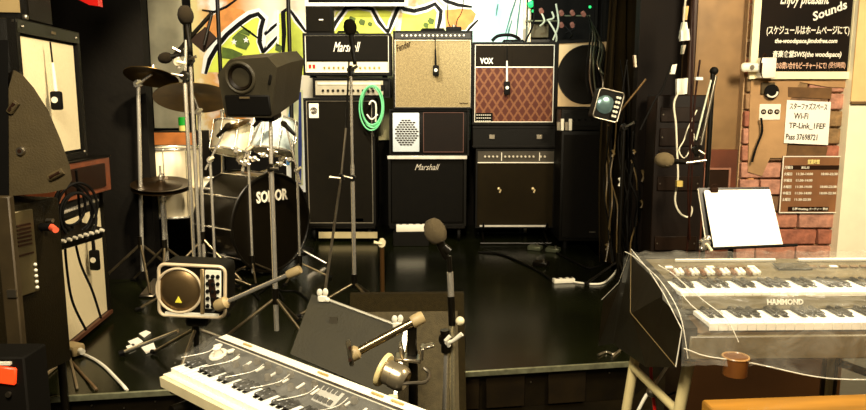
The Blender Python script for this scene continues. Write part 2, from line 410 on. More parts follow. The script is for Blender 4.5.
# ------------------------------------------------------------------ right hand: brick wall, wall panel, white wall
BY = 4.5
xb0 = P(738, 180, BY).x; xb1 = P(843, 180, BY).x
MORTAR = mat('pale mortar', (176, 144, 104), .9, bump=.4)
wb = struct(M().box(((xb0+xb1)/2, BY+.06, 1.7), (xb1-xb0, .1, 3.4)).done('wall_brick', MORTAR), 'painted brick pier behind the organ')
BR = [mat('brick '+str(i), c, .8, vary=.35, scale=22, bump=.6, bscale=45) for i, c in enumerate([(156, 94, 70), (170, 112, 86), (134, 104, 66), (146, 112, 76), (176, 124, 100), (112, 82, 54)])]
bw, bhh = .265, .109
bases = []
for m in BR:
    for ln in (bw-.012, bw/2-.012):
        o = M().box((0, 0, 0), (ln, .05, bhh-.012), bev=.006).done('brick', m, wb); bases.append(o)
used = set()
for r_ in range(26):
    z = .03+bhh*(r_+.5); x = xb0 - (bw/2 if r_ % 2 else 0)
    while x < xb1-.01:
        x0 = max(x, xb0); x1 = min(x+bw, xb1)
        if x1-x0 > .05:
            k = random.randrange(len(BR)); half = (x1-x0) < bw*.75
            src = bases[2*k+(1 if half else 0)]
            o = copy(src, wb, ((x0+x1)/2, BY-.003+random.uniform(-.004, .004), z))
            if half: o.scale.x = (x1-x0-.012)/(bw/2-.012)
            else: o.scale.x = (x1-x0-.012)/(bw-.012)
        x += bw
for o in bases: bpy.data.objects.remove(o)
# tan plaster skim over the left and middle of the pier
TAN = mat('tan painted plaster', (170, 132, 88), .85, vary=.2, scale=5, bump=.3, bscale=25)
a = P(751, -30, BY-.03); b = P(786, 152, BY-.03)
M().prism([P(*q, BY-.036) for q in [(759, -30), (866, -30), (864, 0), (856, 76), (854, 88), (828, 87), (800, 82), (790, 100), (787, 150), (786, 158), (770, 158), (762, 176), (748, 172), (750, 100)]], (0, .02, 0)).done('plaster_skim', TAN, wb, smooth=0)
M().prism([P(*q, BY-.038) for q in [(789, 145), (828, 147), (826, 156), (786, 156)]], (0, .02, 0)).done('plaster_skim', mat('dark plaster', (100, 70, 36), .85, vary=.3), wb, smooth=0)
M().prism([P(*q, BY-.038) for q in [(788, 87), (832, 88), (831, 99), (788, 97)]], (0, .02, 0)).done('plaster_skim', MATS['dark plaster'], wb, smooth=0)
# white wall
xw = P(843, 180, BY-.1).x
struct(M().box((xw+.6, BY+.0, 1.7), (1.2, .2, 3.4)).done('wall_right', mat('cream white wall', (250, 240, 205), .7, vary=.03)))
a = P(848, 103, BY-.11)
struct(M().box((xw+.6, BY-.112, a.z), (1.2, .02, .012)).done('trim_2', mat('dark joint', (120, 90, 50), .7)))
struct(M().box((xw+.6, BY-.106, a.z+.8), (1.2, .012, 1.58)).done('trim_3', mat('tan upper panel', (226, 190, 130), .75, vary=.06)))
# grey metal panel wall
x, ww, z0, hh = RECT(692, -30, 750, 195, BY+.05)
struct(M().box((x, BY+.12, 1.7), (ww, .1, 3.4)).done('wall_metal_panel', mat('patinated bronze grey panel', (134, 104, 66), .45, .3, vary=.35, scale=3.5, bump=.15, bscale=8)), 'grey brown patinated metal panel beside the brick pier')
struct(M().box((P(755, 100, BY).x, BY+.02, 1.7), (.05, .08, 3.4), bev=.01).done('trim_4', mat('tan post', (186, 130, 78), .6, vary=.15)))
struct(M().box((P(691, 100, BY-.05).x, BY+.02, 1.7), (.05, .1, 3.4), bev=.01).done('trim_5', mat('dark bronze post', (48, 28, 12), .45, .3)))
struct(M().box((P(665, 100, BY+.1).x, BY+.2, 1.7), (.34, .1, 3.4)).done('wall_dark_side', mat('dark brown wall', (30, 19, 8), .7, vary=.3, scale=4)))
x, ww, z0, hh = RECT(690, 150, 742, 280, BY)
struct(M().box((x, BY+.05, (z0+hh)/2), (ww, .04, z0+hh), bev=.004).done('trim_6', mat('dark red wood panel', (92, 44, 20), .5, vary=.35, scale=5)), 'dark reddish lower panel under the metal panel')
x, ww, z0, hh = RECT(705, 168, 730, 196, BY-.0)
t = thing('picture_frame', 'small dark frame with pinkish rim on the wall behind the music stand', 'frame', (x, BY+.02, z0))
M().box((0, 0, hh/2), (ww, .008, hh)).done('backing', mat('dark brown board', (60, 36, 18), .7), t)
M().frame(0, hh/2, ww, hh, .012, -.012, 0).done('frame_rim', mat('pinkish wood', (150, 100, 76), .6), t)

# chalkboard
CB = BY-.05
x, ww, z0, hh = RECT(757, -52, 854, 79, CB)
t = thing('chalkboard', 'framed black chalkboard lettered in white chalk at the top right', 'chalkboard', (x, CB, z0))
M().box((0, .01, hh/2), (ww-.03, .012, hh-.03)).done('board', mat('chalkboard black', (34, 22, 11), .7, vary=.35, scale=4), t)
M().frame(0, hh/2, ww, hh, .045, -.014, .012).done('board_frame', mat('cream wood frame', (246, 234, 190), .5, vary=.04), t)
def ctext(body, u0, v0, u1, v1, m=CHALK, rz=0, shear=0, bold=.012):
    a = P(u0, v0, CB); b = P(u1, v1, CB)
    text(body, m, t, ((a.x+b.x)/2-x, -.0005, (a.z+b.z)/2-z0), w=abs(b.x-a.x), h=abs(a.z-b.z), shear=shear, bold=bold, rz_text=rz)
ctext('Enjoy pleasant', 781, -8, 829, 8, shear=.35)
ctext('Sounds', 812, 6, 847, 15, shear=.2, rz=R(21), bold=.02)
ctext('(スケジュールはホームページにて)', 767, 26, 849, 36)
ctext('the-woodspace.jimdofree.com', 775, 38.5, 837, 44.5, shear=.2, bold=.03)
ctext('音楽食堂SWS(the woodspace)', 773, 50.5, 841, 58.5, shear=.1, bold=.02)
ctext('のお問い合せもピーチャートにて!', 776, 62, 826, 69, m=PINKCH)
ctext('(受付時間)', 829, 62, 845, 69, m=PINKCH, bold=0)
# clip lamp on the frame's lower left corner
c = P(767, 68, CB-.06)
t = thing('clip_lamp', 'white clip-on lamp clamped to the lower left corner of the chalkboard frame', 'lamp', c)
M().box((0, .012, 0), (.095, .07, .125), bev=.008, seg=2).done('clamp_body', WHITEP, t)
M().box((-.085, 0, .005), (.15, .03, .055), bev=.02, seg=3).done('arm', WHITEP, t)
M().cyl((-.10, -.016, .004), (-.10, -.022, .004), .014, n=12).done('rivet', STEEL, t)
M().box((-.045, -.018, .0), (.012, .01, .06)).done('slot', INK, t)
M().tube([(-.035, -.02, -.06), (-.05, -.03, -.02), (-.055, -.03, .04), (-.03, -.02, .085), (-.01, -.01, .06)], .004, smooth=4).done('spring_wire', INK, t)
# round sticker and socket plate
c = P(768, 90, CB)
t = thing('dark_box', 'small dark box with a half-hidden round badge under the clip lamp', 'box', c)
M().box((0, .03, .01), (.085, .06, .075), bev=.004).done('housing', mat('olive dark plastic', (72, 56, 26), .5), t)
M().lathe([(.0, .0), (.045, 0), (.045, .01), (0, .01)], (.02, -.003, -.01), (0, -1, 0), 24).done('badge', RUBBER, t)
M().torus((.02, -.014, -.01), .034, .006, (0, 1, 0), 24, 6, a0=180, a1=330).done('badge_ring', WPRINT, t)
x, ww, z0, hh = RECT(760, 104, 780, 120, CB+.01)
t = thing('power_socket', 'white wall socket plate with three round outlets beside the wifi note', 'socket', (x, CB+.01, z0))
M().box((0, .005, hh/2), (ww, .012, hh), bev=.003).done('plate', WHITEP, t)
for k in (-1, 0, 1):
    M().lathe([(0, 0), (.016, 0), (.016, .004), (.012, .004), (.012, .001), (0, .001)], (k*.042, -.001, hh*.52), (0, -1, 0), 20).done('outlet', INK, t)
    M().box((k*.042-.005, -.005, hh*.52), (.003, .004, .012)).box((k*.042+.005, -.005, hh*.52), (.003, .004, .012)).done('outlet_slot', WPRINT, t)
M().tube([P(761, 118, CB-.02), P(762, 132, CB-.02), P(756, 148, CB-.02), P(752, 162, CB-.02)], .007, smooth=5).done('wall_cable', RUBBER).__setitem__('label', 'black cable hanging from the wall socket plate')
bpy.data.objects['wall_cable']['category'] = 'cable'
# wifi note
NY = CB+.005
q = [P(u, v, NY) for u, v in [(787, 100), (831, 102), (828, 145), (784, 143)]]
cen = sum(q, Vector())/4
t = thing('wifi_note', 'handwritten white paper note with the wifi name and password', 'note', cen)
M().prism(q, (0, .002, 0)).done('paper', PAPER, t, world=True, smooth=0)
rr = -R(2.6)
for body, u0, v0, u1, v1 in [('スターファズスペース', 790, 103, 827, 110), ('Wi-Fi', 794, 113, 808, 119), ('TP-Link_1FEF', 789, 123, 825, 129.5), ('Pass 37698721', 786, 134, 817, 140)]:
    a = P(u0, v0, NY); b = P(u1, v1, NY)
    text(body, INK, t, ((a.x+b.x)/2-cen.x, -.0015, (a.z+b.z)/2-cen.z), w=b.x-a.x, h=a.z-b.z, bold=.015, rz_text=rr*.6)
# hours board
x, ww, z0, hh = RECT(783, 156, 840, 213, NY)
t = thing('opening_hours_sign', 'brown opening hours sign with thin white frame below the wifi note', 'sign', (x, NY, z0))
M().box((0, .005, hh/2), (ww, .008, hh)).done('sign_panel', mat('sign brown', (128, 84, 48), .6, vary=.12), t)
M().frame(0, hh/2, ww, hh, .006, -.004, .002).done('sign_frame', WPRINT, t)
a = 0
M().box((.02, 0, hh*.80), (ww*.9, .003, .028)).done('dark_band', INK, t); M().box((-.01, 0, hh*.07), (ww*.66, .003, .03)).done('dark_band', INK, t)
YEL = mat('yellow print', (245, 225, 140), .6)
text('営業時間', YEL, t, (0, -.002, hh*.90), w=.075, h=.03, bold=.02)
rows = [('月曜日', '定休日', ''), ('火曜日', '11:30-14:00', '18:00-22:30'), ('水曜日', '11:30-14:00', ''), ('木曜日', '11:30-14:00', '18:00-22:30'), ('金曜日', '11:30-14:00', '18:00-22:30'), ('土曜日', '11:30-22:30', '')]
for i, (d0, d1, d2) in enumerate(rows):
    z = hh*(.80-.112*i)
    text(d0, WPRINT, t, (-ww*.40, -.003, z), w=.052, h=.02, bold=.02)
    text(d1, WPRINT, t, (-ww*.13, -.003, z), w=.105 if '-' in d1 else .05, h=.016, bold=.02)
    if d2: text(d2, WPRINT, t, (ww*.27, -.003, z), w=.105, h=.016, bold=.02)
text('各種 Wedding パーティー 受付', WPRINT, t, (0, -.003, hh*.07), w=ww*.58, h=.02, bold=.02)

# ------------------------------------------------------------------ generic amplifier pieces
def shell(t, w, h, d, z=0, bev=.012, border=.03, depth=.025, m=BLACK, bottom_border=None):
    """cabinet with raised border in front and recessed face"""
    b = M(); b.box((0, depth+(d-depth)/2, z+h/2), (w, d-depth, h), bev=bev, seg=2)
    b.frame(0, z+h/2, w, h, border, 0, depth+.01)
    return b.done('cabinet', m, t)
def corners(t, w, h, d, z=0, m=None):
    m = m or STEEL
    src = M().box((0, 0, 0), (.022, .022, .022), bev=.006, seg=2).done('corner_guard', m, t)
    first = True
    for sx in (-1, 1):
        for sz in (0, 1):
            loc = (sx*(w/2-.011), .011, z+(.011 if sz == 0 else h-.011))
            if first: src.location = loc; first = False
            else: copy(src, t, loc)
def feet(t, w, d, z0, z1, m=RUBBER, r=.02):
    src = None
    for sx in (-1, 1):
        for sy in (.06, d-.06):
            if src is None: src = M().cyl((0, 0, 0), (0, 0, z1-z0), r, r*.8, 12).done('foot', m, t, loc=(sx*(w/2-.06), sy, z0))
            else: copy(src, t, (sx*(w/2-.06), sy, z0))
def knobs(t, xs, y, z, r=.011, m=None, dp=.016, name='knob'):
    src = M().lathe([(0, 0), (r, 0), (r*.95, dp*.5), (r*.7, dp), (0, dp)], (0, 0, 0), (0, -1, 0), 14).done(name, m or RUBBER, t, loc=(xs[0], y, z))
    for x in xs[1:]: copy(src, t, (x, y, z))
def dolly(t, w, d, z0, z1, m=SATIN):
    """caster board: z0 floor, z1 underside of cabinet (local)"""
    M().box((0, d/2, z1-.012), (w*.98, d*.98, .024), bev=.003).done('dolly_board', m, t)
    src = None
    rr = (z1-.024-z0)/2
    for sx in (-1, 1):
        for sy in (.06, d-.06):
            if src is None:
                src = M().lathe([(0, -.012), (rr*.95, -.012), (rr, -.006), (rr, .006), (rr*.95, .012), (0, .012)], (0, 0, 0), (1, 0, 0), 20).done('caster', RUBBER, t, loc=(sx*(w/2-.06), sy, z0+rr))
            else: copy(src, t, (sx*(w/2-.06), sy, z0+rr))
AY = 5.9
# --- column 1 : tall bass cabinet
x, ww, z0, hh = RECT(303, 98, 376, 226, AY)
cab1x = x
t = thing('bass_cabinet', 'tall black bass speaker cabinet with square silver badge at the left of the stack row', 'speaker cabinet', (x, AY, ST))
zz = z0-ST
shell(t, ww, hh, .42, zz, border=.022)
M().box((0, .019, zz+hh/2), (ww-.05, .01, hh-.05)).done('grille', DARKC, t)
M().frame(0, zz+hh/2, ww-.045, hh-.045, .006, .012, .02).done('piping', mat('silver piping', (150, 140, 118), .4, .5), t)
M().box((-ww/2+.085, .018, zz+hh-.105), (.085, .01, .125), bev=.003).done('badge', WPRINT, t)
bd = M()
for k, r_ in enumerate((.026, .017, .008)): bd.torus((-ww/2+.085, .01, zz+hh-.105), r_, .003, (0, 1, 0), 20, 5, a0=20*k, a1=330+20*k)
bd.done('badge_emblem', INK, t)
M().box((.13, .018, zz+.05), (.12, .008, .03), bev=.002).done('name_plate', STEEL, t)
corners(t, ww, hh, .42, zz); dolly(t, ww, .42, 0, zz)
M().box((ww*.1, -.012, .06), (.5, .03, .05)).done('dolly_rail', mat('pale scuffed wood rail', (176, 160, 116), .6), t)
# bass head
x, ww, z0, hh = RECT(312, 81, 390, 101, AY)
z0 = RECT(303, 98, 376, 226, AY)[2]+RECT(303, 98, 376, 226, AY)[3]+.002
t = thing('bass_amplifier_head', 'black bass amplifier head with silver front panel under the guitar head', 'amplifier', (x, AY+.03, z0))
shell(t, ww, hh, .33, 0, border=.012)
M().box((-.02, .02, hh*.5), (ww-.08, .014, hh-.045)).done('control_panel', mat('silver panel', (172, 162, 136), .4, .4), t)
knobs(t, [-.24+.042*k for k in range(11)], .012, hh*.36, .012, mat('dark knob', (40, 34, 26), .5))
M().box((-.02, .008, hh*.72), (ww-.12, .006, .018)).done('panel_stripe', mat('pale panel stripe', (225, 214, 190), .5), t)
M().box((.26, .01, hh*.5), (.03, .012, .05), bev=.003).done('switch', RUBBER, t)
hz = z0+hh+.002
# guitar head
x, ww, _, hh = RECT(302, 37, 391, 78, AY)
zt = P(350, 33, AY).z
t = thing('guitar_amplifier_head', 'black guitar amplifier head with white Marshall script and cream control panel', 'amplifier', (x, AY+.02, hz))
gh = zt-hz
shell(t, ww, gh, .26, .02, border=.018, bottom_border=.01) if False else shell(t, ww, gh-.02, .26, .02, border=.018)
feet(t, ww, .26, 0, .02)
M().box((0, .019, .02+gh*.62), (ww-.05, .012, gh*.55)).done('fret_cloth', mat('black fret cloth', (30, 26, 20), .85), t)
M().frame(0, .015+gh*.5, ww-.03, gh-.055, .008, .006, .02).done('piping', WPRINT, t)
M().box((0, .016, .02+gh*.19), (ww-.055, .012, gh*.22)).done('control_panel', mat('cream brass panel', (240, 226, 180), .35, vary=.06), t)
knobs(t, [-.19+.039*k for k in range(5)]+[.03+.039*k for k in range(7)], .010, .02+gh*.17, .010, mat('gold knob', (150, 124, 66), .3, .8))
for k in range(2):
    M().box((-ww/2+.055+.033*k, .006, .02+gh*.2), (.022, .012, .03), bev=.002).done('rocker_switch', RED, t)
text('Marshall', WPRINT, t, (0, .009, .02+gh*.64), w=.225, h=.08, shear=.45, bold=.004, ext=.004)
M().tube([(-.09, .1, gh), (-.08, .1, gh+.02), (.08, .1, gh+.02), (.09, .1, gh)], .01).done('handle', RUBBER, t)
corners(t, ww, gh-.02, .26, .02, mat('black corner', (40, 34, 28), .4))
# small black box on top
x, ww, z0, hh = RECT(305, 6, 332, 36, AY+.05)
t = thing('small_black_box', 'small black square speaker box on top of the guitar amplifier head', 'speaker', (x, AY+.06, zt+.003))
hh = P(318, 6, AY+.06).z-zt-.003
M().box((0, .08, hh/2), (ww, .15, hh), bev=.006, seg=2).done('cabinet', MATTE, t)
M().box((0, .002, hh/2), (ww-.03, .006, hh-.03), bev=.002).done('grille', DARKC, t)
M().box((.02, -.002, hh*.5), (.035, .004, .009)).done('name_plate', WPRINT, t)
# --- column 2 : marshall cabinet, small combo, fender combo
x, ww, z0, hh = RECT(388, 156, 466, 226, AY)
t = thing('guitar_cabinet', 'black speaker cabinet with Marshall script and bright top edge, bottom of the middle stack', 'speaker cabinet', (x, AY, ST))
zz = z0-ST
shell(t, ww, hh, .36, zz, border=.02)
M().box((0, .019, zz+hh/2), (ww-.05, .01, hh-.05)).done('grille', mat('black grille', (20, 17, 10), .9, bump=.3, bscale=200), t)
M().frame(0, zz+hh/2, ww-.05, hh-.06, .004, .014, .022).done('piping', mat('brown piping', (70, 44, 30), .5), t)
M().box((0, -.004, zz+hh-.012), (ww+.01, .02, .03), bev=.004).done('edge_strip', mat('bright metal strip', (235, 228, 210), .3, .3), t)  # metal trim; the light it reflects is put into the pale colour
text('Marshall', mat('silver script', (190, 180, 160), .4), t, (0, .016, zz+hh-.095), w=.21, h=.05, shear=.45, bold=.0, ext=.004)
dolly(t, ww, .36, 0, zz)
top2 = ST+zz+hh
x, ww, z0, hh = RECT(389, 111, 469, 153, AY)
t = thing('small_combo', 'black combo box with a small pale slotted speaker grille under the beige amplifier', 'amplifier', (x, AY, top2+.003))
h2 = P(430, 109, AY).z-top2-.003
shell(t, ww, h2, .33, 0, border=.014)
gx = P(406, 130, AY).x-x
M().box((gx, .012, h2*.5), (.225, .02, h2*.84), bev=.008, seg=2).done('speaker_panel', mat('pale blue grey panel', (206, 214, 214), .5, vary=.04), t)
sl = M()
for r_ in range(12):
    zz_ = h2*.5+(5.5-r_)*.0185
    n_ = 7
    for c_ in range(n_):
        xx = gx+(c_-(n_-1)/2)*.027+(.013 if r_ % 2 else 0)
        if ((xx-gx)/.098)**2+((zz_-h2*.5)/.115)**2 < 1: sl.box((xx, .0, zz_), (.021, .008, .009))
sl.done('grille_slots', INK, t)
M().box((.12, .018, h2*.5), (ww-.33, .012, h2*.86)).done('front_baffle', mat('brown black baffle', (34, 22, 14), .6), t)
M().frame(.12, h2*.5, ww-.33, h2*.86, .006, .006, .014).done('baffle_rim', mat('maroon rim', (80, 44, 28), .6), t)
z3 = top2+.003+h2+.003
x, ww, _, _ = RECT(393, 31, 472, 108, AY)
zt = P(430, 31, AY).z; hh = zt-z3
t = thing('beige_combo_amplifier', 'large combo amplifier with silver beige grille cloth and a script logo', 'amplifier', (x, AY-.02, z3))
shell(t, ww, hh, .27, 0, border=.012)
M().box((0, .018, hh*.45), (ww-.03, .012, hh*.87)).done('grille', FENDERC, t)
M().frame(0, hh*.45, ww-.028, hh*.87, .005, .006, .014).done('grille_trim', STEEL, t)
M().box((0, .016, hh*.945), (ww-.03, .012, hh*.085)).done('control_panel', mat('black panel', (26, 24, 22), .4), t)
knobs(t, [-.25+.036*k for k in range(15)], .01, hh*.94, .0095, mat('skirted knob', (215, 205, 185), .3, .3))
text('Fender', INK, t, (-ww/2+.085, .010, hh*.81), w=.13, h=.055, shear=.4, bold=.01, rz_text=R(22), ext=.003)
text('Twin Reverb', INK, t, (ww/2-.07, .010, hh*.07), w=.07, h=.013, shear=.3, ext=.002, bold=.02)
M().tube([(-.1, .12, hh), (-.09, .12, hh+.022), (.09, .12, hh+.022), (.1, .12, hh)], .011).done('handle', RUBBER, t)
feet(t, ww, .27, -.003, .0)
# hanging tag on the beige combo
def remote(name, lab, top, bot, group=None):
    """small black plate-shaped switch hanging on a cord"""
    t = thing(name, lab, 'microphone', top, 0, group=group)
    dz = bot-top; n = dz.length
    M().tube([(0, 0, 0), dz*.2, dz*.35], .004).done('cord', RUBBER, t)
    M().tube([dz*.3, dz*.45, dz*.72], [.006, .008, .009], 10).done('sleeve', WPRINT if 'sleeved' in lab else RUBBER, t)
    M().box(dz*.86, (.05, .03, n*.28), bev=.01, seg=2).done('body', RUBBER, t)
    M().lathe([(0, 0), (.014, 0), (.014, .004), (.008, .004), (0, .003)], dz*.85+Vector((0, -.016, 0)), (0, -1, 0), 16).done('dial', WPRINT, t)
    return t
remote('hanging_microphone', 'small black side-address microphone hanging by its cable on the beige combo amplifier', P(435, 37, AY-.045), P(436, 76, AY-.045))
# black gadget on the beige combo
t = thing('effects_pedal', 'small black pedal with knob and two cables on top of the beige amplifier', 'pedal', (P(454, 31, AY).x, AY+.1, zt+.002))
M().box((0, 0, .02), (.13, .08, .04), bev=.01, seg=2).done('body', RUBBER, t)
M().cyl((0, -.01, .04), (0, -.01, .055), .015).done('knob', STEEL, t)
M().tube([(-.02, .02, .03), (-.05, .05, .12), (-.04, .1, .35), (-.02, .2, .6)], .004, smooth=6).done('cable', RUBBER, t)
M().tube([(.02, .02, .03), (.03, .05, .1), (.08, .1, .22), (.1, .2, .6)], .004, smooth=6).done('cable', RUBBER, t)
# --- column 3
x, ww, _, hs = RECT(476, 151, 554, 226, AY)
zb = P(515, 228, AY).z; ztp = P(515, 149, AY).z; hh = ztp-zb
t = thing('black_combo_amplifier', 'dark combo amplifier with silver knob strip and two bright rivets on its grille', 'amplifier', (x, AY, ST))
zz = zb-ST
shell(t, ww, hh, .28, zz, border=.014)
M().box((0, .02, zz+hh*.42), (ww-.03, .012, hh*.80)).done('grille', mat('olive black grille cloth', (46, 37, 14), .9, bump=.3, bscale=220), t)
M().box((0, .014, zz+hh*.90), (ww-.03, .012, hh*.15)).done('control_panel', mat('dark silver panel', (70, 64, 52), .4, .4), t)
knobs(t, [-.26+.034*k for k in range(4)]+[-.09+.034*k for k in range(8)]+[.21+.034*k for k in range(2)], .006, zz+hh*.905, .010, mat('pale knob', (214, 204, 180), .4, .2))
M().box((0, .004, zz+hh*.83), (ww-.03, .006, .008)).box((-.12, .004, zz+hh*.905), (.006, .006, .07)).box((.2, .004, zz+hh*.905), (.006, .006, .07)).done('panel_line', WPRINT, t)
M().box((-.01, .0, zz+.018), (ww*.86, .014, .014)).done('edge_strip', mat('bright metal strip', (1, 1, 1)), t)
for sx in (-.14, .15):
    M().ball((sx, .008, zz+hh*.5), .014, n=10).box((sx+.012, .006, zz+hh*.47), (.012, .012, .03), (0, R(20), 0)).done('rivet', mat('gold rivet', (240, 215, 160), .3, .4), t)
b = M()                                                         # folding stand under it
for sx in (-1, 1):
    b.tube([(sx*.27, -.05, zz+.05), (sx*.27, .0, zz-.012), (sx*.27, .3, zz-.012)], .009)
    b.tube([(sx*.27, -.12, .01), (sx*.27, .28, zz-.012)], .009); b.tube([(sx*.27, .32, .01), (sx*.27, .02, zz-.012)], .009)
b.tube([(-.3, -.12, .01), (.3, -.12, .01)], .009); b.tube([(-.3, .32, .01), (.3, .32, .01)], .009)
b.done('amplifier_stand', SATIN, t)
zcase = ztp+.003
x, ww, _, _ = RECT(474, 124, 560, 147, AY); hc = P(515, 125, AY).z-zcase
t = thing('flight_case', 'low black flight case between the red grille combo and the dark combo', 'case', (x-.01, AY+.0, zcase))
M().box((0, .18, hc/2), (ww, .32, hc), bev=.006).done('case_body', BLACK, t)
M().box((0, .017, hc*.9), (ww, .01, .012)).box((0, .017, hc*.1), (ww, .01, .012)).done('edge_rail', SATIN, t)
for sx in (-.2, .2): M().box((sx, .014, hc*.5), (.05, .012, .04), bev=.003).done('latch', STEEL, t)
zv = zcase+hc+.003
x, ww, _, _ = RECT(473, 42, 555, 124, AY); zt = P(515, 42, AY).z; hh = zt-zv
t = thing('red_grille_combo_amplifier', 'combo amplifier with reddish brown diamond grille and VOX letters', 'amplifier', (x, AY, zv))
shell(t, ww, hh, .26, 0, border=.016)
M().box((0, .020, hh*.36), (ww-.04, .012, hh*.66)).done('grille', VOXC, t)
M().box((0, .019, hh*.835), (ww-.04, .012, hh*.25)).done('upper_panel', mat('upper panel brown black', (40, 30, 14), .8), t)
M().frame(0, hh*.5, ww-.034, hh-.04, .006, .008, .018).box((0, .013, hh*.70), (ww-.045, .01, .009)).done('piping', WPRINT, t)
text('VOX', WPRINT, t, (-ww/2+.115, .012, hh*.775), w=.11, h=.05, bold=.03, ext=.004)
M().box((-ww/2+.095, .014, .055), (.15, .008, .085)).done('corner_plate', MATTE, t)
vv = M()
for i in range(3):
    for j in range(7): vv.box((-ww/2+.04+.018*j, .006, .03+.025*i), (.011, .006, .006))
vv.done('plate_marks', WPRINT, t)
M().tube([(-.09, .12, hh), (-.08, .12, hh+.02), (.08, .12, hh+.02), (.09, .12, hh)], .01).done('handle', RUBBER, t)
remote('hanging_microphone', 'small sleeved black microphone hanging by its cable on the red grille combo', P(507, 46, AY-.03), P(507, 95, AY-.03))
t = M().tube([P(492, 41, AY+.1), P(498, 36, AY+.1), P(510, 35, AY+.1), P(518, 38, AY+.12), P(520, 41, AY+.13)], .014, smooth=5, n=8).done('coiled_lead', RUBBER)
tag(t, 'thick black lead lying on top of the red grille combo amplifier', 'cable')
# --- column 4 : tall black cabinet and cream speaker
x, ww, _, _ = RECT(562, 132, 612, 250, 5.6); zt = P(580, 131, 5.6).z
t = thing('tall_black_cabinet', 'tall plain black speaker cabinet standing at the right end of the stack row', 'speaker cabinet', (x, 5.6, ST))
hh = zt-ST
M().box((0, .24, .06+(hh-.06)/2), (ww, .44, hh-.06), bev=.01, seg=2).done('cabinet', BLACK, t)
M().box((0, .012, .06+(hh-.06)/2), (ww-.04, .01, hh-.12), bev=.002).done('grille', MATTE, t)
M().box((.05, .004, .14), (.05, .006, .012)).done('name_plate', STEEL, t)
feet(t, ww, .44, 0, .06)
# rack box + cream speaker on it
z1 = P(580, 109, 5.75).z
t = thing('rack_unit', 'low black rack unit between the tall cabinet and the cream speaker', 'rack', (x+.0, 5.66, zt+.002))
M().box((0, .2, (z1-zt)/2), (ww, .4, z1-zt-.004), bev=.004).done('case_body', SATIN, t)
M().box((0, -.004, (z1-zt)/2), (ww-.06, .01, (z1-zt)*.6)).done('front_panel', BLACK, t)
knobs(t, [-.12+.05*k for k in range(6)], -.008, (z1-zt)/2, .01)
x, ww, z0, hh = RECT(558, 40, 604, 108, 5.8)
t = thing('round_speaker_cabinet', 'cream fronted cabinet with one large round black speaker by the curtain', 'speaker cabinet', (x+.01, 5.72, z1+.002), R(-28))
ww = ww*1.22; hh = P(580, 40, 5.72).z-z1-.002
shell(t, ww, hh, .3, 0, border=.018)
M().box((0, .018, hh/2), (ww-.036, .012, hh-.036)).done('baffle', mat('cream baffle', (214, 184, 136), .8, vary=.06), t)
M().lathe([(0, .012), (.06, .010), (.075, .004), (.2, .014), (.225, .020), (.232, .010), (.232, 0)], (0.01, .012, hh/2), (0, -1, 0), 40).done('speaker_cone', mat('black cone', (30, 25, 14), .7), t)
M().torus((.01, .002, hh/2), .228, .008, (0, 1, 0), 40, 8).done('speaker_ring', SATIN, t)
# white plug cluster on tall cabinet
t = thing('power_adapter', 'white power adapters standing on the corner of the tall black cabinet', 'adapter', P(565, 130, 5.6)+Vector((0, .02, .0)))
t.location.z = zt+.002
for k in range(4): M().box((-.05+.032*k, 0, .035+.012*(k % 2)), (.026, .03, .07+.024*(k % 2)), bev=.003).done('plug', WHITEP if k % 2 else STEEL, t)
t.location.y = 5.63

# floor items behind : power strips
def strip(name, lab, a, b, n, m=WHITEP, h=.035, wd=.05):
    a = Vector(a); b = Vector(b); t = thing(name, lab, 'power strip', ((a+b)/2)); L = (b-a).length; an = math.atan2(b.y-a.y, b.x-a.x)
    t.rotation_euler = (0, 0, an)
    M().box((0, 0, h/2), (L, wd, h), bev=.006, seg=2).done('body', m, t)
    for k in range(n):
        M().box((-L/2+(k+.7)*L/(n+.3), 0, h+.001), (.022, .022, .003)).done('outlet', INK, t)
    return t
a = PZ(396, 237, ST); a.y = 5.72; b = Vector((P(424, 237, 5.72).x, 5.74, ST+.0))
t = strip('power_strip', 'white power strip on a block at the foot of the middle stack', (P(396, 230, 5.7).x, 5.72, P(410, 232, 5.7).z), (P(425, 230, 5.7).x, 5.74, P(410, 232, 5.7).z), 4, h=.06)
o = M().box((P(411, 235, 5.7).x, 5.75, (ST+P(410, 232, 5.7).z)/2), (.3, .1, P(410, 232, 5.7).z-ST), bev=.004).done('wooden_block', BLACK)
tag(o, 'black block under the white power strip at the middle stack', 'block')
a = PZ(553, 283, ST); b = PZ(574, 282, ST)
strip('power_strip', 'white power strip lying on the right side of the stage floor', a, b, 3, h=.03)

# ------------------------------------------------------------------ rack shelf with leds, curtain, dark rack
a = P(527, 45, 6.4); x0 = a.x; x1 = P(600, 45, 6.4).x
t = thing('equipment_shelf', 'metal shelf with patch leads and a green light above the right amplifiers', 'shelf', ((x0+x1)/2, 6.4, ST))
wS = x1-x0
for sx in (-1, 1):
    for sy in (-.12, .2): M().box((sx*wS/2, sy, 1.25), (.025, .025, 2.5)).done('upright', STEEL if sx < 0 else SATIN, t)
for z in (.5, 1.0, P(540, 42, 6.4).z-ST, 2.35): M().box((0, .04, z), (wS, .34, .02)).done('shelf_board', SATIN, t)
GUN = mat('grey green metal', (104, 108, 84), .4, .5)
for (u0, u1, v, hgt) in ((527, 557, 21, .04), (556, 590, 16, .03)):
    a = P(u0, v, 6.25); b = P(u1, v, 6.25)
    M().box(((a.x+b.x)/2-t.location.x, -.15, a.z-ST), (b.x-a.x, .03, .014), bev=.003).done('rail', GUN, t)
M().box((P(537, 32, 6.4).x-t.location.x, .0, P(537, 32, 6.4).z-ST), (.18, .2, .12), bev=.006).done('power_unit', mat('olive metal', (70, 62, 36), .5, .3), t)
